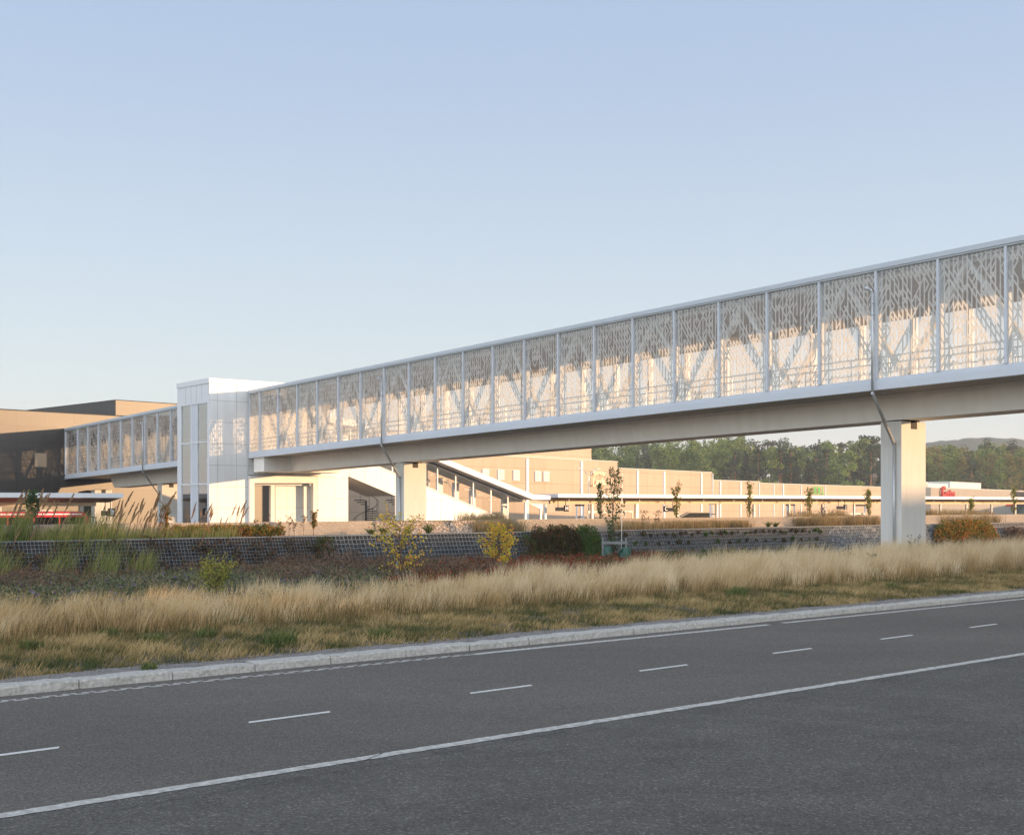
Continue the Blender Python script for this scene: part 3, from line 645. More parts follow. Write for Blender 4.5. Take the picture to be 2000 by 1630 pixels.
for x in (700, 734, 766, 797, 827, 854, 889.5, 924, 958.5, 991.5): yt = 843 + (x - 680.5) * .396; yb = 886 + (x - 680.5) * .4204; hbar(x, yt, x, yb, .09, .09)
for x in (1026, 1056): hbar(x, 980 if x < 1030 else 993, x, 1036, .16, .12)
b.build('glazing_bar', 'frame_white', hall)
b = MB(); zr = hq(690, 829).z
b.prism([hq(620, 812), hq(690, 824), hq(861, 898), hq(1027, 965.5), hq(1060, 967.5), hq(1060, 975.5), hq(1027, 975.5), hq(861, 909), hq(690, 836), hq(620, 824)], D * 2.9); o = b.build('roof', 'frame_white', hall); o.location -= D * .9
b = MB(); b.prism([hq(684, 843) , hq(1024, 978), hq(1024, 980), hq(684, 845)], D * 1.75); o = b.build('ceiling', 'frame_white', hall); o.location += D * .14
b = MB(); b.prism([hq(1031, 982), hq(1060, 996), hq(1060, 984)], D * .1); b.build('corner_panel', 'frame_white', hall)
P = [hq(681, 800) + D * 2.0, hq(681, 1060) + D * 2.0, hq(1062, 1050) + D * 2.0, hq(1062, 985) + D * 2.0, hq(1024, 979) + D * 2.0]
b = MB(); b.quad([hq(681, 845) + D * 2.0, hq(681, 925) + D * 2.0, hq(985, 1052) + D * 2.0, hq(1058, 1050) + D * 2.0, hq(1058, 985) + D * 2.0, hq(1024, 979) + D * 2.0]); b.build('rear_glazing', 'hall_glass', hall)
b = MB()
for x in (880, 912, 945, 1008): b.box((0, 0, 0), (.45, .25, 2.3), (lambda X, Yy, Z, x=x: hq(x, 1012 - (1000 - x) * .28) + E * X + D * (1.6 + Yy) + UP * (Z - .6)))
b.build('wall_panel', 'frame_white', hall)
b = MB()
for x in (860, 882, 928, 951, 975, 1000):
    c = hq(x, 905 + (x - 834) * .42 + 11) + D * .9; b.box((-.35, -.06, -.02), (.35, .06, .02), lambda X, Yy, Z, c=c: c + E * X + D * Yy + UP * Z)
b.build('ceiling_lamp', 'frame_white', hall)
put_text('07 (P)', .75, hq(850, 941) + D * 1.9, E, 'frame_white', hall)
# ------------------------------------------------------------------ spiral stairs
def spiral(loc, label):
    t_ = thing('spiral_stair', label, 'spiral stair', loc, 'spiral stairs under the hall'); L = Vector(loc); b = MB(); b.tube([L, L + UP * 3.9], .08, 8); b.build('pole', 'dark_metal', t_)
    b = MB(); n = 24
    for i in range(n):
        a = i * R(22); z = L.z + .17 * i; c = Vector((math.cos(a), math.sin(a), 0)); c2 = Vector((math.cos(a + R(20)), math.sin(a + R(20)), 0))
        b.prism([L + c * .07 + UP * (z - L.z), L + c * .95 + UP * (z - L.z), L + c2 * .95 + UP * (z - L.z), L + c2 * .07 + UP * (z - L.z)], UP * .07)
    b.build('tread', 'dark_metal', t_)
    b = MB(); b.tube([L + Vector((math.cos(i * R(22)) * .95, math.sin(i * R(22)) * .95, .17 * i + .95)) for i in range(n)], .025, 5)
    for i in range(0, n, 2): c = Vector((math.cos(i * R(22)) * .95, math.sin(i * R(22)) * .95, .17 * i)); b.tube([L + c, L + c + UP * .95], .014, 4)
    b.build('railing', 'dark_metal', t_)
spiral((-11.2, 96.2, -1.3), 'dark steel spiral stair under the sloping hall, the left one'); spiral((-8.9, 97.5, -1.3), 'dark steel spiral stair under the sloping hall, the right one beside the pier')
# ================================================================== BUILDINGS
# dark bronze-clad building the bridge runs into
EB = Vector((.696, .718, 0)).normalized(); PB = Vector((-38.05, 106.75, 0)); NB = Vector((-EB.y, EB.x, 0))
shop = thing('bronze_building', 'dark bronze panel-clad building at the left that the footbridge runs into', 'building', tuple(PB - EB * 12 + UP * -1.3))
b = MB(); A = PB - EB * 10.5; C = PB + EB * 46; zt = 10.07; uvq(b, A, C, -1.35, zt, 0, 1.2, .3); uvq(b, C, C + NB * 30, -1.35, zt); uvq(b, A + NB * 30, A, -1.35, zt); uvq(b, C + NB * 30, A + NB * 30, -1.35, zt); b.build('wall', 'bronze_panels', shop)
b = MB(); b.prism([A - NB * .04 - EB * .04 + UP * zt, C - NB * .04 + EB * .04 + UP * zt, C + NB * 30 + UP * zt, A + NB * 30 + UP * zt], UP * .08); b.build('roof', 'dark_metal', shop)
Q0 = on_plane(226, 790, PB + NB * 6, EB); zq = CH + (HZ - 781.5) * Q0.y / F; Q0.z = 0; b = MB()
ST = Vector((-.93, .37, 0)).normalized(); uvq(b, Q0, Q0 + EB * 25, 10.0, zq, 0, .3, 0); uvq(b, Q0 + NB * 19, Q0, 10.0, zq, 0, .2, 0); uvq(b, Q0 + EB * 25, Q0 + EB * 25 + NB * 19, 10.0, zq); b.build('penthouse', 'bronze_panels', shop)
A1 = Q0 + NB * 19; b = MB(); b.prism([Q0 + UP * zq, Q0 + EB * 25 + UP * zq, Q0 + EB * 25 + NB * 19 + UP * zq, A1 + UP * zq], UP * .07); b.build('penthouse_roof', 'dark_metal', shop)
wc = on_plane(79, 898, PB, EB); b = MB(); b.box((-.55, -.03, -.62), (.55, .05, .62), lambda X, Yy, Z: wc + EB * X - NB * Yy + UP * Z); w_ = b.build('window', 'window_bronze', shop)
b = MB(); b.box((-.48, .052, -.55), (.48, .06, .55), lambda X, Yy, Z: wc + EB * X - NB * Yy + UP * Z); b.build('pane', 'window_tan', w_)
# long beige shopping building
EG = Vector((.592, .806, 0)).normalized(); PG = Vector((-2.55, 125, 0)); NG = Vector((-EG.y, EG.x, 0))
mall = thing('beige_building', 'long beige panelled shop building with white pilasters and a roof stepping down to the right', 'building', tuple(PG + UP * -1.3))
b = MB(); rf = MB()
for ta, tb, zt in ((-9, 24.9, 7.22), (24.9, 48.4, 6.47), (48.4, 63, 5.47), (63, 128, 5.27)):
    A = PG + EG * ta; C = PG + EG * tb; uvq(b, A, C, -1.35, zt, 0, ta + 60, .15); uvq(b, C, C + NG * 40, -1.35, zt); uvq(b, A + NG * 40, A, -1.35, zt)
    rf.prism([A - NG * .05 + UP * zt, C - NG * .05 + EG * .06 + UP * zt, C + NG * 40 + EG * .06 + UP * zt, A + NG * 40 + UP * zt], UP * .09)
b.build('wall', 'beige_panels', mall); rf.build('roof', 'unit_grey', mall)
b = MB(); A = PG + EG * -9 + NG * .6; C = PG + EG * tpl(1155, PG + NG * .6, EG) + NG * .6; zt = 8.72; uvq(b, A, C, 7.3, zt, 0, 20, .1); uvq(b, C, C + NG * 20, 7.3, zt); b.prism([A + UP * zt, C + UP * zt, C + NG * 20 + UP * zt, A + NG * 20 + UP * zt], UP * .07); b.build('upper_storey', 'beige_panels', mall)
for x, zt, w in ((1029, 7.1, .42), (1135, 7.1, .42), (1244.5, 6.35, .4), (1296.5, 6.35, .4), (1369.5, 6.35, .4), (1391, 6.4, .14), (1406, 5.38, .36), (1446, 5.38, .36), (1482, 5.35, .2), (1510.5, 5.2, .22), (1529, 5.2, .4), (1564, 5.2, .22), (1611.5, 5.2, .25)):
    c = PG + EG * tpl(x, PG, EG); b = MB(); b.box((-w / 2, 0, -1.3), (w / 2, .12, zt), lambda X, Yy, Z, c=c: c + EG * X - NG * Yy + UP * Z); b.build('pilaster', 'frame_white', mall)
for x, y0, y1 in ((947, 916, 936), (977, 917, 937), (1007, 918, 938), (1049.3, 920, 939.3), (1065.5, 920.5, 939.6)):
    c = on_plane(x, (y0 + y1) / 2, PG, EG); h = (y1 - y0) / 2 * c.y / F; b = MB(); b.box((-.52, -.02, -h), (.52, .14, h), lambda X, Yy, Z, c=c: c + EG * X - NG * Yy + UP * Z); w_ = b.build('window', 'frame_white', mall)
    b = MB(); b.box((-.44, .142, -h + .09), (.44, .15, h - .09), lambda X, Yy, Z, c=c: c + EG * X - NG * Yy + UP * Z); b.build('pane', 'hall_glass', w_)
# shop signs
sg = on_plane(1166, 935, PG, EG) - NG * .35
s1 = thing('shop_sign', 'cream two-line lettering sign with an arched upper line on the beige building', 'sign', tuple(sg))
word = 'Blomster'
for i, ch in enumerate(word):
    a = (i - 3.5) * .26; put_text(ch, .82, sg + EG * (a * 1.0) * 1.18 + UP * (.62 + .10 - a * a * .16), EG, 'yellow_sign', s1, .03, 'letter', 0, .0, -a * .25)
for i, (ch, xx) in enumerate(zip('Landet', (-1.15, -.58, -.12, .36, .82, 1.2))): put_text(ch, 1.45 if ch in 'L' else 1.15, sg + EG * xx * 1.0 + UP * (-.32 if ch != 'L' else -.40), EG, 'yellow_sign', s1, .03, 'letter', .1, .0)
c = sg + NG * .12; b = MB(); b.prism([c + EG * x + UP * z for x, z in ((-1.55, -.85), (1.4, -.8), (1.5, .4), (.9, 1.05), (0, 1.25), (-.9, 1.05), (-1.5, .5))], NG * .03)
xs_ = on_plane(1596, 958.5, PG, EG) - NG * .3; s2 = thing('shop_sign', 'green XXL sign on the low beige building', 'sign', tuple(xs_))
for i, ch in enumerate('XXL'): put_text(ch, 1.75, xs_ + EG * (i - 1.0) * 1.5, EG, 'green_sign', s2, .03, 'letter', 0, .02)
# warehouse at the far right
EC = Vector((.575, .818, 0)).normalized(); PC = px(1818, 985, 232); PC.z = 0; NC = Vector((-EC.y, EC.x, 0))
wh = thing('warehouse', 'grey-brown warehouse store with roof units and red lettering at the far right', 'building', tuple(PC + UP * -1.3)); zt = CH + 33 * 232 / F
b = MB(); uvq(b, PC, PC + EC * 130, -1.4, zt); uvq(b, PC + (-EC * .55 + NC) * 30, PC, -1.4, zt); b.build('wall', 'costco_wall', wh)
b = MB(); b.prism([PC + UP * zt, PC + EC * 130 + UP * zt, PC + EC * 130 + NC * 60 + UP * zt, PC + (-EC * .55 + NC) * 30 + UP * zt], UP * .12); b.build('roof', 'unit_grey', wh)
for x0, x1, y in ((1800, 1812, 941), (1808, 1851, 944), (1856, 1916, 941.5)):
    A = on_plane(x0, y, PC + NC * 4, EC); C = on_plane(x1, y, PC + NC * 4, EC); z1 = (A.z + C.z) / 2; b = MB(); b.prism([(A.x, A.y, zt + .15), (C.x, C.y, zt + .15), (C.x, C.y, z1), (A.x, A.y, z1)], NC * 6); b.build('roof_unit', 'unit_grey', wh)
b = MB(); A = PC + EC * 55 - NC * .05; b.box((0, 0, 1.9), (45, .05, 2.4), lambda X, Yy, Z: A + EC * X - NC * Yy + UP * Z); b.build('red_band', 'red_light', wh)
b = MB(); b.box((62, .06, -1.3), (90, .12, 5.2), lambda X, Yy, Z: PC + EC * X - NC * Yy + UP * Z); b.build('painted_shadow', 'dark_metal', wh)  # dark sheet standing in for a shadow on the warehouse wall
cs = on_plane(1847, 962, PC, EC) - NC * .4; s3 = thing('store_sign', 'dark red slanted lettering sign on the warehouse wall above the canopy', 'sign', tuple(cs))
for ch, xx, sz in (('C', -3.4, 3.4), ('o', -1.7, 2.7), ('s', -.3, 2.7), ('t', .9, 2.6), ('c', 2.2, 2.7), ('o', 3.7, 2.7)): put_text(ch, sz * .8, cs + EC * xx * .95 + UP * (.1 if ch == 'C' else -.2), EC, 'red_light', s3, .2, 'letter', .25, .1)
# ================================================================== BUS CANOPIES
CA = Vector((-25.4, 82, 0)); CE = E.normalized(); CN = Vector((-CE.y, CE.x, 0)); CB = CA + CE * 37.4
def canopy(name, label, T0, t0, t1, zt, post_ts, lamp_ts, left=False):
    t_ = thing(name, label, 'canopy', tuple(T0 + CE * (t0 + t1) / 2 + UP * -1.3), 'white bus canopies')
    fr = lambda X, Yy, Z: T0 + CE * X + CN * Yy + UP * Z
    b = MB(); b.box((t0, 0, zt - .30), (t1, .12, zt), fr); b.box((t0, .122, zt - .30), (t0 + .12, 6.4, zt), fr); b.box((t1 - .12, .122, zt - .30), (t1, 6.4, zt), fr); b.box((t0, 6.402, zt - .30), (t1, 6.5, zt), fr)
    b.build('fascia', 'frame_white', t_)
    b = MB(); b.prism([fr(t0 + .122, .122, zt - .32), fr(t0 + .122, 2.3, zt - .60), fr(t0 + .122, 6.4, zt - .36), fr(t0 + .122, 6.4, zt - .05), fr(t0 + .122, .122, zt - .05)], CE * (t1 - t0 - .244)); b.build('soffit', 'wood_soffit', t_)
    b = MB(); b.box((t0 + 1.0, 2.18, zt - .84), (t1 - 1.0, 2.42, zt - .605), fr); b.build('beam', 'cream_beam', t_)
    for p in post_ts:
        b = MB(); b.box((p - .11, 2.32, -1.35), (p + .11, 2.5, zt - .842), fr); b.build('post', 'frame_white', t_)
    for p in lamp_ts:
        b = MB(); b.tube([fr(p, 1.2, zt - .62), fr(p, 1.2, zt - .44)], .09, 8); b.build('lamp', 'unit_grey', t_)
    return t_
canopy('bus_canopy', 'long white bus canopy with a wooden soffit stretching right from the stair hall', CB, 0, 95, 3.2, [.6 + 5.4 * k for k in range(17)], [2.2 + 4.2 * k for k in range(22)])
canopy('bus_canopy', 'white bus canopy with a wooden soffit over the red bus at the left', CA, -40, 0, 3.04, [-1.9 - 5.2 * k for k in range(7)], [-6.0 - 5 * k for k in range(6)])
def hang_sign(name, x, y, txt, T0, side=1, blank=1.6, label='', d=1.0):
    c = on_plane(x, y, T0 + CN * d, CE); t_ = thing(name, label, 'platform sign', tuple(c), 'hanging platform signs'); fr = lambda X, Yy, Z: c + CE * X + CN * Yy + UP * Z
    b = MB(); b.box((-.24, -.06, -.26), (.24, .06, .26), fr); b.build('letter_box', 'sign_black', t_)
    b = MB(); b.box((-.24 - blank if side > 0 else .242, -.05, -.22), (-.242 if side > 0 else .24 + blank, .05, .10), fr); b.build('display', 'dark_metal', t_)
    b = MB(); zt = 3.0 - c.z
    for X in (-.1, (-blank if side > 0 else blank)): b.box((X, -.02, .262 if abs(X) < .2 else .102), (X + .04, .02, zt - .05), fr)
    b.build('hanger', 'dark_metal', t_); put_text(txt, .5, c - CN * .08, CE, 'sign_white', t_, .008, 'letter', 0, .01)
hang_sign('platform_sign', 1106, 992.5, 'H', CB, 1, .95, 'black platform sign with a white H hanging at the left end of the long canopy')
hang_sign('platform_sign', 1300, 993.5, 'C', CB, -1, .9, 'black platform sign with a white C hanging under the long canopy')
hang_sign('platform_sign', 1651, 990, 'J', CB, 1, 1.2, 'black platform sign with a white J hanging under the long canopy')
hang_sign('platform_sign', 218, 1000, 'B', CA, 1, .45, 'black platform sign hanging at the right end of the canopy over the red bus', d=1.0)
# bus shelters and rails behind the posts
def shelter(x0, x1, yb, lab):
    d0 = 4.2; P = CB + CN * d0; ta, tb = tpl(x0, P, CE), tpl(x1, P, CE); fr = lambda X, Yy, Z: P + CE * X + CN * Yy + UP * Z
    t_ = thing('bus_shelter', lab, 'bus shelter', tuple(fr((ta + tb) / 2, 0, -1.3)), 'glazed shelters on the platform'); b = MB(); zt = yb
    b.box((ta, 0, zt), (tb, .12, zt + .18), fr); k = max(2, int((tb - ta) / 1.4))
    for i in range(k + 1): X = ta + (tb - ta - .07) * i / k; b.box((X, .02, -1.3), (X + .07, .10, zt - .002), fr)
    b.build('frame', 'frame_white', t_); b = MB(); b.quad([fr(ta, .06, -1.1), fr(tb, .06, -1.1), fr(tb, .06, zt - .01), fr(ta, .06, zt - .01)]); b.build('pane', 'hall_glass', t_)
shelter(1148, 1198, 1.55, 'glazed shelter with a white top rail left of the staked young tree'); shelter(1205, 1236, 1.55, 'glazed shelter with a white top rail just right of the staked young tree')
shelter(1560, 1640, 1.35, 'glazed shelter with a white top rail under the green sign'); shelter(1640, 1690, 1.2, 'glazed shelter with a white top rail left of the tall right pier'); shelter(1862, 1912, 1.1, 'glazed shelter with a white top rail right of the tall pier')
# light frames standing beyond the canopy
def goal(x0, x1, y, P, lab, bars=1):
    ta, tb = tpl(x0, P, CE), tpl(x1, P, CE); z = on_plane(x0, y, P, CE).z; fr = lambda X, Yy, Z: P + CE * X + CN * Yy + UP * Z
    t_ = thing('platform_gantry', lab, 'frame', tuple(fr((ta + tb) / 2, 0, -1.3)), 'steel frames on the far platform'); b = MB()
    for X in (ta, tb): b.box((X - .06, 0, -1.3), (X + .06, .12, z - .002), fr)
    b.build('post', 'frame_white', t_); b = MB(); b.box((ta - .1, 0, z), (tb + .1, .2, z + .18), fr); b.box((ta + .11, .05, z - 1.1), (tb - .11, .15, z - 1.0), fr); b.build('crossbar', 'dark_metal', t_)
PF = CB + CN * 14
goal(1388, 1403, 985, PF, 'pair of steel posts with a dark crossbar left of the third thin sapling'); goal(1538, 1552, 987, PF, 'pair of steel posts with a dark crossbar left of the green sign'); goal(1672, 1690, 988, PF, 'pair of steel posts with a dark crossbar close to the tall right pier')
goal(1127, 1140, 988, PF, 'pair of steel posts with a dark crossbar under the street lamp')
# dark low wedge-roofed kiosk seen under the canopy
c = on_plane(1350, 1005, CB + CN * 5.3, CE); b = MB(); Pk = CB + CN * 5.3
ks = thing('ramp_wall', 'dark grey low wall with a sloping left end under the long canopy', 'wall', tuple(c))
b.prism([on_plane(x, y, Pk, CE) for x, y in ((1326, 1040), (1326, 1010), (1347, 1001), (1386, 1001), (1386, 1040))], CN * .3); b.build('wall_panel', 'dark_metal', ks)
b = MB(); b.prism([on_plane(x, y, Pk - CN * .02, CE) for x, y in ((1326, 1011), (1347, 1001), (1386, 1001), (1386, 999.8), (1347, 999.8), (1326, 1009.8))], CN * .35); b.build('coping', 'unit_grey', ks)
# street lamp
lp = px(1150, 985, 118); lamp = thing('street_lamp', 'tall steel street lamp with two curved arms in front of the beige building', 'street lamp', (lp.x, lp.y, -1.3))
zt = CH + (HZ - 915) * 118 / F; b = MB(); b.tube([(lp.x, lp.y, -1.3), (lp.x, lp.y, zt - 1.2)], .07, 8, r1=.05); b.build('pole', 'steel_pipe', lamp)
for s_ in (-1, 1):
    b = MB(); b.tube([Vector((lp.x, lp.y, zt - 1.2)) + CE * s_ * 1.15 * a + UP * (1.15 * math.sqrt(1 - (1 - a) ** 2)) for a in (0, .08, .2, .4, .65, 1)], .04, 6); b.build('arm', 'steel_pipe', lamp)
    b = MB(); h0 = Vector((lp.x, lp.y, zt - .04)) + CE * s_ * .9; b.prism([h0 - CN * .1, h0 + CN * .1, h0 + CE * s_ * .55 + CN * .08, h0 + CE * s_ * .55 - CN * .08], UP * .09); b.build('lamp_head', 'unit_grey', lamp)
# second lamp hidden behind the bridge: its shadow falls on the bronze wall
# ================================================================== RED BUS
BX = on_plane(176, 999, CA + CN * .6, CE); Bf = lambda X, Yy, Z: Vector((BX.x, BX.y, 0)) + CE * X + CN * Yy + UP * Z
bus = thing('bus', 'red city bus with a white roof stripe parked under the left canopy', 'bus', tuple(Bf(-6, 1.2, -1.25)))
zt = 1.86; L = 12.0
b = MB(); prof = [(-.02, -1.0), (0, .2), (-.06, zt - .45), (-.25, zt - .1), (-.6, zt), (-L + .5, zt), (-L + .1, zt - .2), (-L, .2), (-L, -1.0)]
b.prism([Bf(x, 0, z) for x, z in prof], CN * 2.5); o = b.build('body', 'red_paint', bus); bv = o.modifiers.new('bevel', 'BEVEL'); bv.width = .09; bv.segments = 3
b = MB(); b.box((-L + .3, -.012, zt - .21), (-.55, .0, zt - .13), Bf); b.build('stripe', 'bus_white', bus)
for i in range(7):
    x0 = -.42 - i * 1.6; b = MB(); b.box((x0 - 1.5, -.014, -.05), (x0, .0, zt - .36), Bf); b.build('window', 'bus_glass', bus)
b = MB(); b.box((.002, .25, -.2), (.03, 2.25, zt - .5), Bf); b.build('windscreen', 'bus_glass', bus)
b = MB(); b.box((-L + 2, .5, zt + .002), (-L + 5, 2.0, zt + .18), Bf); b.box((-3.9, .6, zt + .002), (-2.2, 1.9, zt + .13), Bf); b.build('roof_unit', 'unit_grey', bus)
b = MB(); b.box((-L + .3, -.013, -.95), (-.2, -.0, -.75), Bf); b.build('skirt', 'dark_metal', bus)
for x in (-2.6, -9.2):
    b = MB(); b.tube([Bf(x, -.03, -.8), Bf(x, .25, -.8)], .48, 18); w_ = b.build('wheel', 'dark_metal', bus); b = MB(); b.tube([Bf(x, -.05, -.8), Bf(x, -.028, -.8)], .25, 14); b.build('rim', 'unit_grey', w_)
b = MB(); b.tube([Bf(.05, -.1, zt - .35), Bf(.3, -.2, zt - .4), Bf(.32, -.2, zt - .8)], .05, 6); b.build('mirror', 'dark_metal', bus)
# ================================================================== GABION WALLS
fw = thing('gabion_wall', 'long wire mesh stone-filled retaining wall in shade behind the roadside planting', 'retaining wall', tuple(RP(0, 19.5, .1)))
def wq(z, front=19.15): return front + (z - .1) * .42     # the face leans back
def facewall(par, name, m, p0, p1, z0=-.05, z1=1.27, q0=19.2, back=.9, lean=.42, nz=7, amp=.05, dp=.3):
    b = MB(); n = max(1, int((p1 - p0) / dp)); k = 0
    for i in range(n + 1):
        p = p0 + (p1 - p0) * i / n
        for j in range(nz + 1):
            z = z0 + (z1 - z0) * j / nz; b.v.append(tuple(RP(p, q0 + lean * (z - .1) + random.uniform(0, amp) * (0 < j < nz), z)))
        b.v.append(tuple(RP(p, q0 + lean * (z1 - .1) + back, z1)))
    m_ = nz + 2
    for i in range(n):
        for j in range(m_ - 1): b.f.append((i * m_ + j, (i + 1) * m_ + j, (i + 1) * m_ + j + 1, i * m_ + j + 1)); b.m.append(0)
    return b.build(name, m, par)
def p_of(x, q): P = road_at(x, q); return (P - R0).dot(RD)
P1, P2, P3, P4 = p_of(655, 19.4), p_of(1052, 19.4), p_of(1625, 19.4), p_of(1852, 19.4)
facewall(fw, 'soil_filled_section', 'soil_rock', -32, P1); facewall(fw, 'dark_stone_section', 'dark_rock', P1, P2); facewall(fw, 'planted_section', 'grey_rock', P2, P3); facewall(fw, 'rubble_section', 'blue_rock', P3, P4, amp=.12); facewall(fw, 'planted_section', 'grey_rock', P4, 140, dp=.6)
def wires(par, p0, p1, sp, z0, z1, q0, lean, w=.012, rows=8, m='wire_steel'):
    b = MB(); p = p0; off = .045
    while p < p1:
        z = z0; pts = []
        jog = random.uniform(-.025, .025)
        a = RP(p + jog, q0 + lean * (z0 - .1) - off, z0); c = RP(p, q0 + lean * (z1 - .1) - off, z1); h = RD * w / 2
        b.quad([a - h, a + h, c + h, c - h]); p += sp
    for j in range(rows + 1):
        z = z0 + (z1 - z0) * j / rows; pp = p0; q = q0 + lean * (z - .1) - off - .004
        while pp < p1:
            e = min(p1, pp + 1.2); dz = random.uniform(-.004, .004) if j < rows else 0
            b.quad([RP(pp, q, z - w / 2 + dz), RP(e, q, z - w / 2 + dz), RP(e, q, z + w / 2 + dz), RP(pp, q, z + w / 2 + dz)]); pp = e
    b.quad([RP(p0, q0 + lean * (z1 - .1) - off - .008, z1 - .014), RP(p1, q0 + lean * (z1 - .1) - off - .008, z1 - .014), RP(p1, q0 + lean * (z1 - .1) - off - .008, z1 + .014), RP(p0, q0 + lean * (z1 - .1) - off - .008, z1 + .014)])
    return b.build('wire_mesh', m, par)
wires(fw, -32, P1, .108, .02, 1.28, 19.2, .42, w=.009, rows=12); wires(fw, P1, 45, .155, .02, 1.28, 19.2, .42, w=.014, rows=9); wires(fw, 45, 110, .3, .02, 1.28, 19.2, .42, w=.018, rows=6)
bw = thing('gabion_wall', 'low sunlit sand-coloured mesh wall on the terrace above the shaded wall', 'retaining wall', tuple(RP(0, 21.8, 1.2)))
X1, X2 = p_of(735, 21.8), p_of(945, 21.8)
facewall(bw, 'mesh_section', 'sand_fill', -32, X1, 1.2, 1.69, 21.2, 1.0, .5, 4, .02, .4); facewall(bw, 'stone_section', 'warm_rock', X1, X2, 1.2, 1.70, 21.15, 1.0, .5, 4, .09, .2); facewall(bw, 'mesh_section', 'sand_fill', X2, 150, 1.2, 1.69, 21.2, 1.0, .5, 4, .02, .5)
mat('wire_warm', (.30, .25, .19), .6)
wires(bw, -32, X1, .16, 1.22, 1.70, 21.25, .5, w=.014, rows=5, m='wire_warm'); wires(bw, X2, 60, .16, 1.22, 1.70, 21.25, .5, w=.014, rows=5, m='wire_warm')
# ================================================================== VEGETATION
def vis(P, m=.035): return np.abs(P[:, 0] / np.maximum(P[:, 1], .1)) < .408 + m
def pq(p, q): return np.stack([R0.x + RD.x * p + RN.x * q, R0.y + RD.y * p + RN.y * q], 1)
def gzv(q): return np.interp(q, [-9, .28, .34, 4, 9, 19.3, 19.95, 21.9, 22.5, 24.2, 29, 150], [0, 0, .10, .16, .16, .12, 1.27, 1.25, 1.58, 1.58, -1.25, -1.3])
WIND = np.array([.28, .10])
def blades(name, p, q, h, w, material, lab=None, lean=.3, curve=.35, tint=None, tint_top=.3, cat='grass', wind=.5, z=None, parent=None, cl=None):
    """curved blades: 3 rows of vertices + tip, two quads and one folded tip quad"""
    P = pq(p, q); k = vis(P); P = P[k]; h = np.broadcast_to(h, len(k))[k]; n = len(P); zz = gzv(q)[k] if z is None else np.broadcast_to(z, len(k))[k]
    t0 = (rng.random(len(k)) if tint is None else tint)[k]
    az = rng.uniform(0, 2 * np.pi, n); ln = rng.uniform(0, lean, n)[:, None] * np.stack([np.cos(az), np.sin(az)], 1) + WIND * wind * rng.uniform(.4, 1.4, n)[:, None]
    if cl is not None:
        c_ = cl[k]; M = int(cl.max()) + 1; ca = rng.uniform(0, 2 * np.pi, M); cm_ = rng.gamma(1.2, .16, M); ln = ln + (np.stack([np.cos(ca), np.sin(ca)], 1) * cm_[:, None])[c_]; h = h * rng.uniform(.68, 1.22, M)[c_]; t0 = t0 + rng.normal(0, .09, M)[c_]
    fa = rng.uniform(-.9, .9, n); side = np.stack([np.cos(fa), np.sin(fa)], 1) * (np.broadcast_to(w, n) if np.ndim(w) == 0 else w[k])[:, None] / 2
    V = np.zeros((n, 7, 3), np.float32); T = np.zeros((n, 7), np.float32)
    for j, (f_, ws) in enumerate(((0, 1), (.4, .9), (.75, .6))):
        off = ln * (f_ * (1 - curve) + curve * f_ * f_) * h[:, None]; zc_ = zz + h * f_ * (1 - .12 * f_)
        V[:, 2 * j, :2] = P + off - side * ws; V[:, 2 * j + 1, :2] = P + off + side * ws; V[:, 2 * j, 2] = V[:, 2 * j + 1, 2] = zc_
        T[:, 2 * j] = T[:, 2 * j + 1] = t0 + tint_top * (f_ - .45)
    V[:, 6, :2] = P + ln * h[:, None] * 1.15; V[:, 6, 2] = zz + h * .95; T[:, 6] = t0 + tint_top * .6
    b_ = (np.arange(n) * 7)[:, None]; Fq = np.concatenate([b_ + np.array([0, 1, 3, 2]), b_ + np.array([2, 3, 5, 4]), b_ + np.array([4, 5, 6, 4])[[0, 1, 2, 2]]])
    Fq = np.concatenate([b_ + np.array([0, 1, 3]), b_ + np.array([0, 3, 2]), b_ + np.array([2, 3, 5]), b_ + np.array([2, 5, 4]), b_ + np.array([4, 5, 6])])
    o = fast_mesh(name, V.reshape(-1, 3), Fq, np.clip(T, 0, 1).ravel(), material, parent, nper=3)
    if lab: tag(o, lab, cat, kind='stuff')
    return o
def noise2(p, q, s, seed=0):
    return .5 + .25 * (np.sin(p * s + seed) * np.cos(q * s * 1.3 + seed * 2) + np.sin(p * s * 2.3 + q * s * 1.1 + seed * 3)) + .12 * np.sin(p * s * 5.1 - q * s * 3.7 + seed)
def clumped(n, p0, p1, q0, q1, per, spread):
    c = max(1, n // per); cp = rng.uniform(p0, p1, c); cq = rng.uniform(q0, q1, c); i = rng.integers(0, c, n)
    return cp[i] + rng.normal(0, spread, n), cq[i] + rng.normal(0, spread, n), i
# short verge grass
N = 210000; p, q, ci = clumped(N, -13, 42, .55, 5.6, 26, .09); q = np.clip(q, .5, 6.2)
fade = np.clip((q - .5) / .5, .35, 1); pat = noise2(p, q, .9, 1.3); ht = rng.uniform(.05, .15, N) * fade * (.7 + .6 * pat)
ti = np.clip(rng.normal(.58, .2, N) + .7 * (pat - .5) - .30 * (noise2(p, q, 2.1, 4.1) > .60) + .12 * rng.standard_normal(N // 26 + 1)[np.minimum(ci, N // 26)], 0, 1)
blades('verge_grass', p, q, ht, .009, 'short_grass', 'short dry yellow-brown grass on the verge behind the kerb', lean=.9, curve=.5, tint=ti, wind=1.2, tint_top=.2, cl=ci)
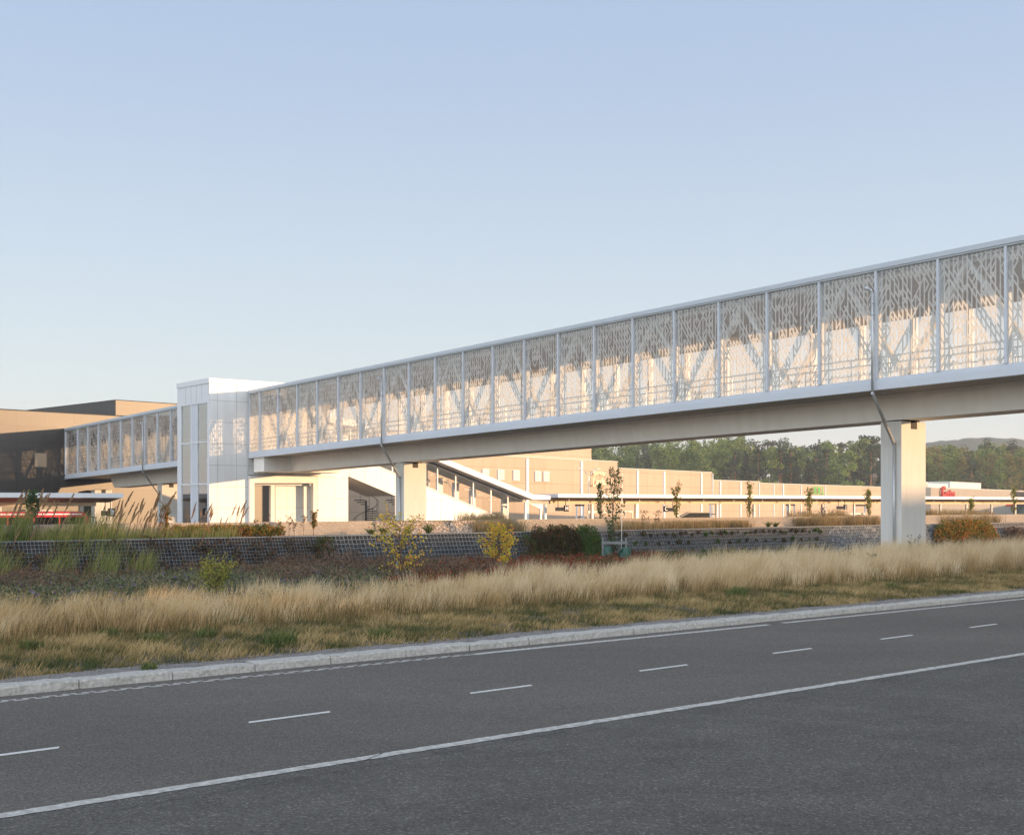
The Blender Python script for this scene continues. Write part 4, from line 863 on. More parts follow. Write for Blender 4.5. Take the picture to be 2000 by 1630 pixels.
# green weeds tufts in the verge
for (x, qq, s_) in ((1438, 3.2, 1.3), (300, 3.0, .8), (60, 3.4, .8), (740, 1.4, .9), (545, 1.6, 1.2), (290, .42, .5), (1265, 2.6, .6), (1530, 2.3, .7), (1690, 3.5, .7), (1740, 2.6, .8), (1175, 1.1, .5), (210, 4.2, .8), (400, 3.3, .7), (460, 4.3, .9)):
    n_ = int(240 * s_); c = road_at(x, qq); pc = (c - R0).dot(RD); rr = rng.uniform(0, 1, n_) ** .6 * .24 * s_; aa = rng.uniform(0, 6.28, n_)
    o = blades('grass_tuft', pc + rr * np.cos(aa), qq + rr * np.sin(aa) * .7, rng.uniform(.08, .26, n_) * s_, .012, 'green_grass', None, lean=.9)
    tag(o, 'green grass tuft, %s' % {1438: 'bright, before the tall pale grass', 740: 'the lone one near the kerb below the first yellow tree', 545: 'the dark broad one left of the sunlit grass', 290: 'the small one sprouting at the kerb back'}.get(x, 'one of the small ones along the road'), 'grass tuft', 'green tufts in the verge')
# tall feathery grass
N = 150000; p, q, ci = clumped(N, -16, 55, 4.2, 9.6, 60, .12); left = p < -6
q = 4.2 + (q - 4.2) * np.interp(p, [-16, 5, 14], [.74, .70, 1.0]); hh = np.interp(p, [-16, -8, -3, 4, 10, 16, 22, 40], [.58, .58, .52, .56, .68, .80, .86, .88]); h = hh * rng.uniform(.65, 1.12, N) * (.85 + .3 * noise2(p, q, .8, 2.2)) * np.clip((q - 3.4) / 1.2, .4, 1)
keep = (p > 6) | (rng.random(N) < np.interp(p, [-16, 6], [.5, .95]) * (.45 + .8 * noise2(p, q, 1.1, 7.7))); q = np.where(keep, q, 900.0)
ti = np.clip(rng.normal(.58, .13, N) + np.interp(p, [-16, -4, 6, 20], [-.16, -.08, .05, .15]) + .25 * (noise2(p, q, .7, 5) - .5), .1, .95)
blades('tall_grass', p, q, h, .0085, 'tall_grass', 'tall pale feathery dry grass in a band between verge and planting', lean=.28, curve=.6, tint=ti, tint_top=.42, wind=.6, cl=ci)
N = 26000; p, q, ci = clumped(N, -16, 50, 3.4, 9, 20, .2); q = np.where(p < 8, 3.4 + (q - 3.4) * .7, q); blades('tall_grass', p, q, rng.uniform(.2, .5, N), .010, 'brown_grass', 'brown and green undergrowth at the foot of the tall dry grass', lean=.5, tint=np.clip(rng.normal(.35, .2, N), 0, 1))
# leaf clouds for cover planting
def leaves(name, C, rad, n, size, material, lab=None, cat=None, kind='stuff', flat=.6, parent=None, tshift=None, gr=None, upb=.0):
    """C (m,3) clump centres, n leaves on and inside each clump"""
    m_ = len(C); rad = np.broadcast_to(rad, m_); i = np.repeat(np.arange(m_), n); N_ = len(i)
    d_ = rng.normal(0, 1, (N_, 3)); d_ /= np.linalg.norm(d_, axis=1)[:, None]; rr = rng.uniform(.35, 1.05, N_) ** .5
    P = C[i] + d_ * (rad[i] * rr)[:, None] * np.array([1, 1, flat])
    a = rng.normal(0, 1, (N_, 3)) + d_ * .6; a /= np.linalg.norm(a, axis=1)[:, None]; a[:, 2] += upb
    b_ = np.cross(a, rng.normal(0, 1, (N_, 3))); b_ /= np.linalg.norm(b_, axis=1)[:, None] + 1e-6
    s_ = size * rng.uniform(.6, 1.3, N_)[:, None]; V = np.stack([P - b_ * s_ * .35, P + a * s_ * .5, P + b_ * s_ * .35, P - a * s_ * .5], 1).reshape(-1, 3)
    T = np.clip(rng.normal(.5, .24, N_) + (rng.normal(0, .15, m_))[i] + (0 if tshift is None else np.broadcast_to(tshift, m_)[i]), 0, 1)
    o = fast_mesh(name, V, np.arange(4 * N_).reshape(-1, 4), np.repeat(T, 4), material, parent)
    if lab: tag(o, lab, cat, gr, kind)
    return o
def cover(name, material, x0, x1, q0, q1, m_, rad, n, size, lab, cat, zadd=.08, tshift=None):
    pp0, pp1 = min(p_of(x0, q0), p_of(x0, q1)), max(p_of(x1, q0), p_of(x1, q1)); p = rng.uniform(pp0, pp1, m_); q = rng.uniform(q0, q1, m_); P = pq(p, q); xx = 1000 + F * P[:, 0] / P[:, 1]
    edge = 40 * np.sin(q * 1.1); k = (xx > x0 + edge) & (xx < x1 + edge) & vis(P); P = P[k]; q = q[k]; C = np.column_stack([P, gzv(q) + zadd + rng.uniform(0, .12, len(P))])
    return leaves(name, C, rad * rng.uniform(.6, 1.3, len(C)), n, size, material, lab, cat, 'stuff', .75, None, tshift)
cover('lavender_cover', 'lavender', -60, 760, 7.2, 17.5, 3000, .27, 40, .065, 'grey-green lavender cover with faint violet flowers before the dark left wall', 'ground cover', .12)
cover('heather_cover', 'heather', 500, 960, 11, 19, 900, .26, 30, .06, 'brown and pinkish withered heather in front of the stone wall', 'ground cover', .25)
cover('heather_cover', 'heather', -60, 120, 13, 18.8, 300, .26, 30, .06, 'brown withered heather at the foot of the wall at the far left', 'ground cover', .25)
cover('red_cover', 'red_cover', 780, 1330, 7.6, 18.8, 2300, .27, 40, .07, 'dark red and green autumn ground cover below the stone wall', 'ground cover', .12)
cover('green_cover', 'green_cover', 1130, 1420, 12, 18.8, 420, .26, 30, .07, 'fresh green ground cover at the foot of the planted wall', 'ground cover', .10)
cover('lavender_cover', 'lavender', 1290, 1560, 11, 18.5, 420, .25, 28, .07, 'grey-green low cover behind the tall grass at the planted wall', 'ground cover', .08)
cover('red_cover', 'red_cover', 1900, 2100, 12, 18.8, 420, .28, 28, .09, 'dark red ground cover at the far right behind the tall grass', 'ground cover', .12)
# withered plants growing through the soil-filled wall
n_ = 620; p = rng.uniform(-26, P1, n_); z = rng.uniform(.1, 1.25, n_); q = 19.12 + .42 * (z - .1); P = pq(p, q); k = vis(P)
leaves('wall_plants', np.column_stack([P, z])[k], .17, 22, .085, 'sedge_brown', 'withered brown plants growing through the mesh of the left wall', 'wall plants', 'stuff', 1.0)
N = 7000; p, q, ci = clumped(N, -20, 12, 7.5, 17, 12, .2); blades('scrub', p, q, rng.uniform(.15, .55, N), .012, 'brown_grass', 'thin straw and green weeds standing through the low cover planting', lean=.6, tint=np.clip(rng.normal(.5, .25, N), 0, 1), cat='scrub', cl=ci)
# rusty scrub standing before the wall
N = 9000; p, q, ci = clumped(N, -24, p_of(740, 17), 15.5, 19.0, 40, .25); blades('scrub', p, q, rng.uniform(.18, .62, N) * (.6 + .7 * noise2(p, q, .6, 3.3)), .018, 'rusty_scrub', 'rusty brown and dull green scrub standing in front of the shaded wall', lean=.6, tint=np.clip(rng.normal(.5, .22, N), 0, 1), cat='scrub', cl=ci)
C_ = pq(*(lambda a, b_: (a, b_))(rng.uniform(p_of(545, 17.5), p_of(745, 17.5), 170), rng.uniform(16.2, 18.8, 170))); leaves('heather_cover', np.column_stack([C_, rng.uniform(.2, .75, 170)]), .2, 40, .05, 'heather', 'pinkish brown withered scrub mounded against the wall left of the first yellow tree', 'scrub', 'stuff', 1.0)
# tall reeds hanging over the left wall
N = 2300; p, q, ci = clumped(N, p_of(-40, 19), p_of(275, 19), 18.0, 20.6, 60, .13)
blades('reeds', p, q, rng.uniform(.4, 1.15, N), .011, 'reed_grass', 'tall green reed grass growing over the left end of the shaded wall', lean=.32, curve=.8, tint=np.clip(rng.normal(.45, .2, N), 0, 1), wind=.9, tint_top=.3, z=np.where(q < 19.3, .12, np.interp(q, [19.3, 19.8], [.3, 1.25])))
N = 2600; p, q, ci = clumped(N, p_of(-40, 21), p_of(430, 21), 19.9, 21.1, 50, .2)
blades('reeds', p, q, rng.uniform(.15, .5, N), .011, 'reed_grass', 'green and straw grass along the terrace edge above the left wall', lean=.35, curve=.6, tint=np.clip(rng.normal(.55, .22, N), 0, 1), wind=.6)
# plumed stalks as individuals
def plume_proto(h, seed):
    r = np.random.default_rng(seed); t_ = thing('plumed_reed', 'tall reed stalk with a straw-coloured plume against the buildings at the left', 'reed', (0, 0, 0), 'plumed reeds over the left wall')
    b = MB(); bend = r.uniform(.10, .30); pts = [Vector((bend * (k / 6) ** 2, .05 * bend * k / 6, h * k / 6)) for k in range(7)]; b.tube(pts, .008, 4, r1=.004); b.build('stem', 'stem_brown', t_)
    C = []; T = []
    for k in range(120):
        f_ = r.uniform(.74, 1.05); c = Vector((bend * f_ ** 2, .05 * bend * f_, h * f_)); w_ = .022 * (1 - abs(f_ - .88) / .2); C.append((c.x + r.normal(0, .5) * w_ + .02, c.y + r.normal(0, .4) * w_, c.z))
    C = np.array(C); a = np.column_stack([r.normal(.5, .3, 120), r.normal(0, .3, 120), r.normal(1, .2, 120)]) * .034; s_ = r.normal(0, 1, (120, 3)) * .006
    V = np.stack([C - s_, C + a, C + s_, C - a * .6], 1).reshape(-1, 3); o = fast_mesh('plume', V, np.arange(480).reshape(-1, 4), np.repeat(r.random(120), 4), 'plume', t_); return t_
protos = [plume_proto(1.0, 3), plume_proto(1.0, 4), plume_proto(1.0, 5)]
spots = []
for i in range(95):
    x = random.choice([random.uniform(0, 130), random.uniform(-10, 130), random.uniform(200, 310), random.uniform(200, 310), random.uniform(360, 480), random.uniform(0, 480)]); spots.append((x, random.uniform(19.5, 21.2), random.uniform(.65, 1.5) * (.8 if x > 320 else 1)))
for i, (x, qq, h) in enumerate(spots):
    c = protos[i % 3] if i < 3 else copy_tree(protos[i % 3]); P = road_at(x, qq); c.location = (P.x, P.y, float(gzv(np.array([qq]))[0]) - .1); c.scale = (h * random.choice([1, 1.2, .8]), h, h); c.rotation_euler = (0, 0, random.uniform(-.5, .5))
# plants plugged into the planted wall, three rows
def clump_obj(name, material, m_, rad, n, size, flat=1, seed=1):
    C = rng.normal(0, 1, (m_, 3)) * rad * .3; return leaves(name, C, rad * .6, n, size, material, None, None, None, flat)
pa = clump_obj('wall_plant', 'maroon_leaf', 5, .12, 26, .055); pb = clump_obj('wall_plant', 'greenred_leaf', 5, .12, 26, .055); pc_ = clump_obj('wall_plant', 'sedge_brown', 4, .11, 26, .05)
used = set(); rowz = (1.08, .72, .34)
for r_, z in enumerate(rowz):
    xx = p_of(1200, 19.2) + random.uniform(0, .4); step = (.42, .62, .66)[r_]
    while xx < P3 - .6:
        if random.random() < .93:
            src = random.choices([pa, pb, pc_], [.45, .15 + .2 * r_, .4])[0]
            if src.name in used: o = src.copy(); COL.objects.link(o)
            else: o = src; used.add(src.name)
            P = RP(xx, 19.1 + .42 * (z - .1), z + random.uniform(-.05, .05)); o.location = P; s_ = random.uniform(.6, 1.15); o.scale = (s_, s_, s_ * 1.1); o.rotation_euler = (0, 0, random.uniform(0, 6))
            tag(o, 'small dark plant growing from a hole in the planted mesh wall, in the %s row' % ('top', 'middle', 'bottom')[r_], 'wall plant', 'plants in the %s row of the planted wall' % ('top', 'middle', 'bottom')[r_])
        xx += step + random.uniform(-.08, .08)
# climbers over the wall, hedges
def climber(name, label, x0, x1, z0, z1, material, q=19.0, m_=160, rad=.2, n=40, size=.07, dep=.35, cat='shrub', top=None):
    pp0, pp1 = p_of(x0, q), p_of(x1, q); p = rng.uniform(pp0, pp1, m_); z = rng.uniform(z0, z1, m_); mid = (pp0 + pp1) / 2; hw = (pp1 - pp0) / 2; rel = np.abs(p - mid) / hw
    k = (z - z0) / (z1 - z0) < 1.15 - rel ** 3 * .5; p, z, rel = p[k], z[k], rel[k]; qq = q + .38 * (z - .1) - dep * np.sqrt(np.clip(1 - rel ** 2, 0, 1)) * rng.uniform(.1, 1, len(p)); P = pq(p, qq)
    c = RP(mid, q, z0); t_ = thing(name, label, cat, tuple(c)); C = np.column_stack([P, z]) - np.array(c)
    leaves('foliage', C, rad, n, size, material, None, None, None, .9, t_)
    b = MB()
    for i in range(7): a = RP(mid + (i - 3) * hw / 4, q - .05, z0 - .1); b.tube([a, a + RD * random.uniform(-.1, .1) + UP * (z1 - z0) * .5, a + RD * random.uniform(-.2, .2) + RN * .3 + UP * (z1 - z0) * .95], .012, 5)
    b.build('stem', 'stem_brown', t_); return t_
climber('climbing_shrub', 'dark red and green climbing shrub mounded over the mesh wall in the middle', 1046, 1140, .1, 1.42, 'maroon_leaf', m_=360, n=46, size=.065, rad=.19)
climber('climbing_shrub', 'narrow dark green climbing shrub on the mesh wall just left of the staked tree', 1138, 1176, .1, 1.42, 'greenred_leaf', m_=170, n=46, size=.06, rad=.18)
climber('climbing_shrub', 'thin green climber trailing down the wall left of the red shrub', 1022, 1052, .1, 1.2, 'redgreen_leaf', m_=40, n=34, size=.06, rad=.13)
climber('climbing_shrub', 'dark green climber at the seam between soil-filled and stone mesh wall', 627, 662, .1, 1.2, 'redgreen_leaf', m_=60, n=36, size=.055, rad=.12, dep=.15)
climber('clipped_hedge', 'broad orange and green hedge covering the wall right of the tall pier', 1838, 1948, .0, 1.36, 'orange_leaf', m_=520, n=40, size=.10, rad=.24, dep=.5, cat='hedge')
climber('brown_shrub', 'dry brown shrub in front of the wall at the far right edge', 1965, 2012, .0, 1.0, 'heather', m_=90, n=30, size=.09, rad=.22)
def rowhedge(label, x0, x1, q, z0, z1, material, m_, rad=.2, n=34, size=.07):
    pp0, pp1 = p_of(x0, q), p_of(x1, q); p = rng.uniform(pp0, pp1, m_); c = RP((pp0 + pp1) / 2, q, z0); t_ = thing('hedge', label, 'hedge', tuple(c), 'low hedges on the terrace'); z = rng.uniform(z0, z1, m_); P = pq(p, q + rng.uniform(-.3, .3, m_))
    leaves('foliage', np.column_stack([P, z]) - np.array(c), rad, n, size, material, None, None, None, .85, t_); b = MB()
    for i in range(9): a = RP(pp0 + (pp1 - pp0) * (i + .5) / 9, q, z0 - .1); b.tube([a, a + UP * (z1 - z0)], .012, 5)
    b.build('stem', 'stem_brown', t_)
rowhedge('low orange autumn hedge on the terrace below the lift tower', 322, 545, 20.9, 1.32, 1.56, 'orange_leaf', 330, .15)
# dry grass on the terrace
def terrace(x0, x1, q0, q1, n, h0, h1, lab, material='brown_grass'):
    pp0, pp1 = p_of(x0, q0), p_of(x1, q0); p, q, ci = clumped(n, pp0, pp1, q0, q1, 60, .18); blades('dry_grass', p, q, rng.uniform(h0, h1, n), .014, material, lab, lean=.45, tint=np.clip(rng.normal(.6, .2, n), 0, 1), wind=.2)
terrace(948, 1025, 21.2, 22.6, 4500, .25, .55, 'dry golden grass hanging over the low mesh wall before the stair hall foot')
terrace(1235, 1480, 20.2, 21.6, 5000, .15, .45, 'dry golden weeds on the terrace above the planted wall')
terrace(1600, 1725, 20.4, 22.6, 5000, .3, .62, 'golden dry grass on the terrace just left of the tall pier'); terrace(1850, 1965, 21.4, 22.8, 3500, .3, .6, 'brown dry grass on the upper wall right of the tall pier')
# rosette plants on the terrace edge
def rosette(x, q, s_, lab, material='green_grass', h=(.18, .34)):
    n_ = 90; P = road_at(x, q); pc = (P - R0).dot(RD); aa = rng.uniform(0, 6.28, n_); rr = rng.uniform(0, .06, n_)
    o = blades('rosette_plant', pc + rr * np.cos(aa), q + rr * np.sin(aa), rng.uniform(*h, n_) * s_, .02, material, None, lean=1.3, wind=0); tag(o, lab, 'plant', 'spiky plants along the terrace edge')
for x, s_, l_ in ((725, .8, 'left of the stone-filled mesh'), (748, 1, 'behind the first yellow tree'), (797, .9, 'just right of the first yellow tree top'), (836, 1.3, 'the biggest before the stone-filled mesh'), (108, 1.4, 'at the far left over the wall'), (1395, .9, 'left of the middle terrace'), (1445, .8, 'above the planted wall middle'), (1500, .9, 'near the sloping stone section'), (1515, .8, 'beside the dark weed'), (1310, .8, 'below the second thin sapling'), (1340, .9, 'right of the second thin sapling')):
    rosette(x, 20.6, s_, 'spiky dark green plant on the terrace edge, ' + l_)
# ------------------------------------------------------------------ shrubs and young trees
def young_tree(name, label, x, q, H, Wd, material, nbr=16, leaf=.07, nl=34, stake=None, base=None, cat='tree', lo=.15, group=None, seed=1, spread=1.0, z=None, clr=.11):
    r = random.Random(seed); P = road_at(x, q); zz = float(gzv(np.array([q]))[0]) if z is None else z; c = Vector((P.x, P.y, zz)); t_ = thing(name, label, cat, tuple(c), group)
    b = MB(); C = []; tr = [Vector((0, 0, 0))]
    for k in range(1, 7): tr.append(Vector((r.uniform(-.03, .03) * k ** .5, r.uniform(-.03, .03) * k ** .5, H * k / 6.3)))
    b.tube([c + v for v in tr], .018 + H * .006, 6, r1=.006)
    for i in range(nbr):
        f_ = lo + (1 - lo) * (i + r.random()) / nbr; s0 = Vector((0, 0, H * f_ * .92)); a = r.uniform(0, 6.28); L_ = Wd * (.5 + .5 * math.sin(math.pi * min(1, (f_ - lo * .5) / (1.05 - lo * .5)) ** .8)) * r.uniform(.6, 1.1)
        tip = s0 + Vector((math.cos(a) * L_, math.sin(a) * L_, L_ * r.uniform(.5, 1.1) * spread)); mid = (s0 + tip) / 2 + Vector((0, 0, -.04)); b.tube([c + s0, c + mid, c + tip], .008, 4, r1=.003)
        for k in range(4): w_ = .35 + .65 * k / 3; C.append(s0.lerp(tip, w_) + Vector([r.uniform(-.05, .05) for _ in range(3)]))
    b.build('trunk', 'stem_brown', t_); C = np.array([tuple(v) for v in C]); leaves('foliage', C, clr, nl // 4, leaf, material, None, None, None, 1, t_)
    if stake:
        b = MB(); b.tube([c + Vector((stake[0], -.12, 0)), c + Vector((stake[0], -.12, stake[1]))], .035, 8); b.build('stake', 'grey_wood', t_)
    return t_
young_tree('young_tree', 'young tree with sparse yellow and orange leaves beside a grey stake, the left of two', 783, 12.3, 1.8, .86, 'yellow_leaf', nbr=50, nl=20, leaf=.07, clr=.085, stake=(-.09, .62), lo=.08, seed=3, spread=.9, group='young yellow trees')
young_tree('young_tree', 'young tree with dense golden leaves beside a grey stake, right of the other yellow tree', 974, 13.6, 1.5, .60, 'yellow_leaf', nbr=58, nl=28, leaf=.07, clr=.09, stake=(.04, .52), lo=.18, seed=5, spread=.7, group='young yellow trees')
young_tree('shrub', 'bushy lime-yellow shrub among the lavender at the left', 422, 8.4, .85, .40, 'lime_leaf', nbr=46, nl=34, leaf=.05, lo=.05, seed=8, cat='shrub', spread=1.3, clr=.08)
st = young_tree('young_tree', 'slim dark green young tree in a stake frame before the planted wall', 1199, 17.0, 3.6, .36, 'sapling_leaf', nbr=46, nl=20, leaf=.085, lo=.10, seed=12, spread=1.9, clr=.10)
c0 = st.location.copy()
fr_ = thing('stake_frame', 'grey wooden stake frame around the slim green young tree', 'tree frame', tuple(c0)); b = MB()
for dx, dy in ((-.42, -.25), (.42, -.25), (.0, .3)): b.tube([c0 + Vector((dx, dy, -.05)), c0 + Vector((dx, dy, .95))], .035, 8)
b.build('stake', 'grey_wood', fr_); b = MB(); b.bar(c0 + Vector((-.47, -.28, .78)), c0 + Vector((.47, -.28, .78)), .03, .09); b.bar(c0 + Vector((-.43, -.24, .7)), c0 + Vector((0, .3, .7)), .03, .08); b.build('crossbar', 'grey_wood', fr_)
b = MB(); b.tube([c0 + Vector((.28, .05, 0)), c0 + Vector((.30, .05, 3.3))], .016, 6); tag(b.build('tree_pole', 'steel_pipe'), 'thin grey pole standing beside the slim green young tree', 'pole')
def bag(dx, lab):
    t_ = MB(); c = c0 + Vector((dx, -.2, 0)); n = 14; rows_ = 9
    for j in range(rows_ + 1):
        f_ = j / rows_
        for i in range(n):
            a = 2 * math.pi * i / n; r_ = (.22 + .05 * math.sin(a * 3 + j)) * (1 - .55 * f_ ** 1.6) + random.uniform(-.012, .012); t_.v.append(tuple(c + Vector((math.cos(a) * r_ * 1.25, math.sin(a) * r_ * .8, .68 * f_ - .03))))
    for j in range(rows_):
        for i in range(n): i2 = (i + 1) % n; t_.f.append((j * n + i, j * n + i2, (j + 1) * n + i2, (j + 1) * n + i)); t_.m.append(0)
    t_.f.append(tuple(rows_ * n + i for i in range(n))); t_.m.append(0); tag(t_.build('watering_bag', 'green_bag', smooth=True), lab, 'watering bag', 'green watering bags at the staked tree')
bag(-.26, 'dark green plastic watering bag slumped at the left of the staked tree'); bag(.42, 'dark green plastic watering bag slumped at the right of the staked tree')
for x, top, lab, wd in ((1172, 946, 'slim upright sapling left of the staked tree, before the shop sign', .15), (1322, 952, 'slim bright green sapling beside the C platform sign', .22), (1465, 945, 'slim green sapling right of the stepped roof end', .2), (1580, 956, 'slim yellow-green sapling just left of the green sign', .2), (1697, 958, 'slim yellow-green sapling just left of the tall right pier', .2), (1896, 977, 'short two-topped sapling right of the tall pier', .16), (1980, 953, 'slim sapling at the far right edge', .2), (62, 968, 'dark leafy sapling before the red bus', .22)):
    q = 23.2 if x > 200 else 20.8; P = road_at(x, q); zt = CH + (HZ - top) * P.y / F
    young_tree('sapling', lab, x, q, zt - 1.55, wd, 'young_leaf' if x > 1200 else 'sapling_leaf', nbr=22, nl=20, leaf=.09, lo=.10, seed=int(x), spread=2.8, z=1.55, group='slim saplings on the terrace', clr=.085)
# dry weeds with dark seed heads
def weed(x, q, H, lab, material='maroon_leaf', z=None, n=7, green=False):
    r = random.Random(int(x * 7)); P = road_at(x, q); zz = float(gzv(np.array([q]))[0]) if z is None else z; c = Vector((P.x, P.y, zz)); t_ = thing('weed', lab, 'weed', tuple(c), 'tall dry weeds'); b = MB(); C = []
    b.tube([c, c + Vector((r.uniform(-.05, .05), 0, H))], .007, 4, r1=.004)
    for i in range(n):
        f_ = r.uniform(.3, 1); a = r.uniform(0, 6.28); L_ = .16 * H * r.uniform(.4, 1.2); s0 = Vector((0, 0, H * f_)); tip = s0 + Vector((math.cos(a) * L_, math.sin(a) * L_, L_ * .9)); b.tube([c + s0, c + tip], .004, 3); C += [tip] + ([s0] if green else [])
    b.build('stem', 'stem_brown', t_); leaves('seed_heads' if not green else 'foliage', np.array([tuple(v) for v in C]), .035 if not green else .05, 12, .03 if not green else .05, material, None, None, None, 1, t_)
for x, q, H, l_ in ((1680, 7.5, 1.05, 'left of the tall pier'), (1780, 8.0, 1.0, 'right in front of the tall pier'), (1795, 8.3, 1.08, 'at the right foot of the tall pier'), (1655, 6.5, .95, 'left of the tall pier near the grass edge'), (1185, 7.5, .78, 'among the grass before the watering bags'), (1140, 6.8, .7, 'among the pale grass in the middle'), (1828, 7.2, 1.0, 'before the broad orange hedge'), (1150, 7.6, .8, 'before the dark climbers')):
    weed(x, q, H, 'tall dry weed with dark seed heads ' + l_, n=12)
for x, q, H, l_ in ((1703, 6.0, .62, 'left of the pier'), (1728, 6.2, .55, 'just left of the pier')): weed(x, q, H, 'leafy green weed in the pale grass ' + l_, 'green_cover', n=12, green=True)
weed(1607, 20.6, 1.15, 'dark branching weed on the terrace right of the planted wall', 'maroon_leaf', n=40)
for i, x in enumerate((521, 500, 565, 575, 592, 612, 545)): weed(x, 20.8, random.uniform(.45, .8), 'dark seed stalk on the terrace in front of the portal', 'sedge_brown', n=14)
for i, x in enumerate((1255, 1262, 1280, 1286)): weed(x, 20.8, random.uniform(.5, .75), 'dark seed stalk on the terrace left of the second thin sapling', 'sedge_brown', n=14)
weed(325, 20.8, .95, 'golden leafy weed on the terrace left of the lift tower', 'orange_leaf', n=44, green=True); weed(612.5, 20.8, .75, 'golden drooping weed on the terrace before the portal right post', 'orange_leaf', n=26, green=True)
# ------------------------------------------------------------------ forest
def limb(b, a, c, r0, r1): b.tube([a, (a + c) / 2 + Vector((random.uniform(-.3, .3), random.uniform(-.3, .3), .2)), c], r0, 5, r1=r1, cap=False)
def far_tree(kind, H, seed):
    r = random.Random(seed); nr = np.random.default_rng(seed)
    names = {'broad': 'broadleaf_tree', 'autumn': 'broadleaf_tree', 'spruce': 'spruce_tree', 'pine': 'pine_tree'}
    t_ = thing(names[kind], '', 'tree'); b = MB(); C = []; rads = []
    b.tube([(0, 0, -1), (r.uniform(-.2, .2), 0, H * .45), (r.uniform(-.4, .4), r.uniform(-.3, .3), H * .93)], .24 if kind != 'pine' else .2, 7, r1=.05)
    if kind in ('broad', 'autumn'):
        for i in range(26):
            f_ = r.uniform(.22, 1); R_ = H * .24 * math.sin(math.pi * min(.97, (f_ * .86 + .10))) ** .7; a = r.uniform(0, 6.28); rr = R_ * r.uniform(.3, 1); c = Vector((math.cos(a) * rr, math.sin(a) * rr, H * f_ * .97)); C.append(c); rads.append(r.uniform(.7, 1.5)); 
            if i % 2 == 0: limb(b, Vector((0, 0, max(1, c.z - rr * .9))), c, .08, .03)
        n, s_, ml, fl = 95, .42, ('forest_leaf' if kind == 'broad' else 'autumn_forest'), .8
    elif kind == 'spruce':
        k = 0
        for f_ in np.linspace(.12, .99, 30):
            R_ = H * .19 * (1.0 - f_) ** .85 + .05
            for j in range(5 if f_ < .8 else 3): a = k * 2.4; k += 1; rr = R_ * r.uniform(.45, 1); C.append(Vector((math.cos(a) * rr, math.sin(a) * rr, H * f_ - rr * .35))); rads.append(.12 + R_ * .26)
        n, s_, ml, fl = 34, .32, 'needles', .45
    else:
        for i in range(20):
            f_ = r.uniform(.58, 1.0); R_ = H * .16 * math.sqrt(max(.1, 1.08 - f_)) * 1.6; a = r.uniform(0, 6.28); rr = R_ * r.uniform(.2, 1); c = Vector((math.cos(a) * rr, math.sin(a) * rr, H * f_)); C.append(c); rads.append(r.uniform(.6, 1.2)); limb(b, Vector((0, 0, c.z - .8)), c, .06, .02)
        n, s_, ml, fl = 75, .34, 'needles', .42
    b.build('trunk', 'pine_bark' if kind == 'pine' else 'trunk_bark', t_); leaves('crown', np.array([tuple(c) for c in C]), np.array(rads), n, s_, ml, None, None, None, fl, t_); return t_
PRO = {k: [far_tree(k, 14, s_) for s_ in ss] for k, ss in (('broad', (1, 2, 3, 4)), ('autumn', (5, 6)), ('spruce', (7, 8)), ('pine', (9, 10)))}
LAB = {'broad': 'round-crowned green broadleaf tree in the hazy forest behind the shops', 'autumn': 'yellowing broadleaf tree in the hazy forest behind the warehouse', 'spruce': 'dark pointed spruce in the forest behind the shops', 'pine': 'pine with a bare reddish trunk and a flat crown in the forest behind the shops'}
outline = [(1050, 868), (1160, 869), (1240, 866), (1300, 858), (1370, 856), (1440, 852), (1470, 858), (1500, 857), (1525, 859), (1560, 868), (1585, 873), (1600, 858), (1625, 862), (1650, 860), (1668, 857), (1690, 848), (1720, 856), (1760, 862), (1815, 873), (1850, 868), (1880, 870), (1905, 878), (1930, 862), (1950, 876), (1975, 863), (2000, 876), (2060, 868), (2200, 870)]
ox, oy = zip(*outline); usedp = set(); forest = []
def plant(kind, x, Y, topy, j=0, yl=None):
    src = PRO[kind][j % len(PRO[kind])]
    if src.name in usedp: o = copy_tree(src)
    else: o = src; usedp.add(src.name)
    P = px(x, topy, Y); z0 = 0.5; h = (P.z - z0) / 14.0; o.location = (P.x, Y, z0); w_ = max(.75, min(1.2, h)) * random.uniform(.9, 1.15); o.scale = (w_, w_, h); o.rotation_euler = (0, 0, random.uniform(0, 6.28))
    o['label'] = LAB[kind]; o['category'] = 'tree'; o['group'] = {'broad': 'green broadleaf trees in the forest', 'autumn': 'yellowing trees in the forest', 'spruce': 'spruces in the forest', 'pine': 'pines in the forest'}[kind]
k = 0
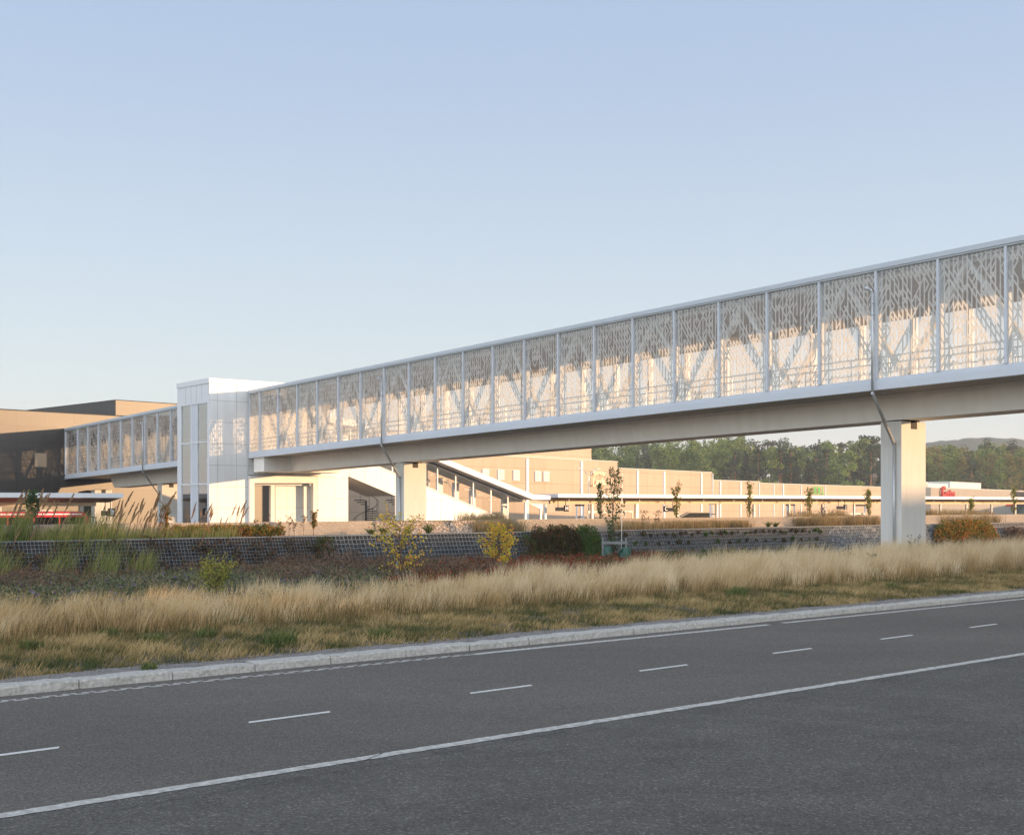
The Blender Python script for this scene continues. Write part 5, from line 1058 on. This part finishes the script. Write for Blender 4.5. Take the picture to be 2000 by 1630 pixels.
for row, (Y, drop, sp) in enumerate(((300, 17, 20), (322, 9, 22), (345, 3, 20), (372, 0, 24))):
    x = 1040.0 + row * 7
    while x < 2130:
        ty = float(np.interp(x, ox, oy)) + drop + random.uniform(-2, 5) + (3 if row < 2 else 0) * random.random() * 2
        if x < 1420: kd = random.choices(['broad', 'spruce'], [.9, .1])[0]
        elif x < 1760: kd = random.choices(['broad', 'pine', 'spruce'], [.35, .38, .27])[0]
        else: kd = random.choices(['broad', 'autumn', 'pine'], [.45, .42, .13])[0]
        plant(kd, x, Y + random.uniform(-8, 8), ty, random.randint(0, 3)); x += sp * random.uniform(.75, 1.25) * (1.25 if x < 1150 else 1)
for kd, x, Y, ty in (('spruce', 1690, 350, 850), ('spruce', 1600, 352, 858), ('spruce', 1443, 356, 852), ('pine', 1930, 340, 858), ('pine', 1975, 345, 861), ('pine', 1530, 335, 856), ('pine', 1522, 300, 864), ('pine', 1545, 300, 872)): plant(kd, x, Y, ty, 1)

for x, y, h in ((-120, 118, 11), (-131, 126, 13), (-142, 128, 12), (-150, 138, 14), (-160, 140, 12), (-172, 150, 15), (-185, 152, 13), (-198, 165, 14)):
    o = copy_tree(PRO['broad'][random.randint(0, 3)]); o.location = (x, y, -1); o.scale = (1, 1, h / 14); o.rotation_euler = (0, 0, random.uniform(0, 6)); tag(o, 'green broadleaf tree far to the left, mirrored in the lift tower glass', 'tree', 'green broadleaf trees mirrored in the tower')
# ------------------------------------------------------------------ morning haze
m = bpy.data.materials.new('haze'); m.use_nodes = True; t = m.node_tree; t.nodes.remove(t.nodes['Principled BSDF']); pv = t.nodes.new('ShaderNodeVolumePrincipled')
pv.inputs['Color'].default_value = (.86, .88, .90, 1); pv.inputs['Density'].default_value = .00042; pv.inputs['Anisotropy'].default_value = .0
t.links.new(pv.outputs[0], t.nodes['Material Output'].inputs['Volume']); MATS['haze'] = m
b = MB(); b.box((-3400, -3200, -16), (3600, 3500, 46)); hz_ = b.build('haze', 'haze'); tag(hz_, 'thin morning haze over the whole place', 'haze', kind='stuff')
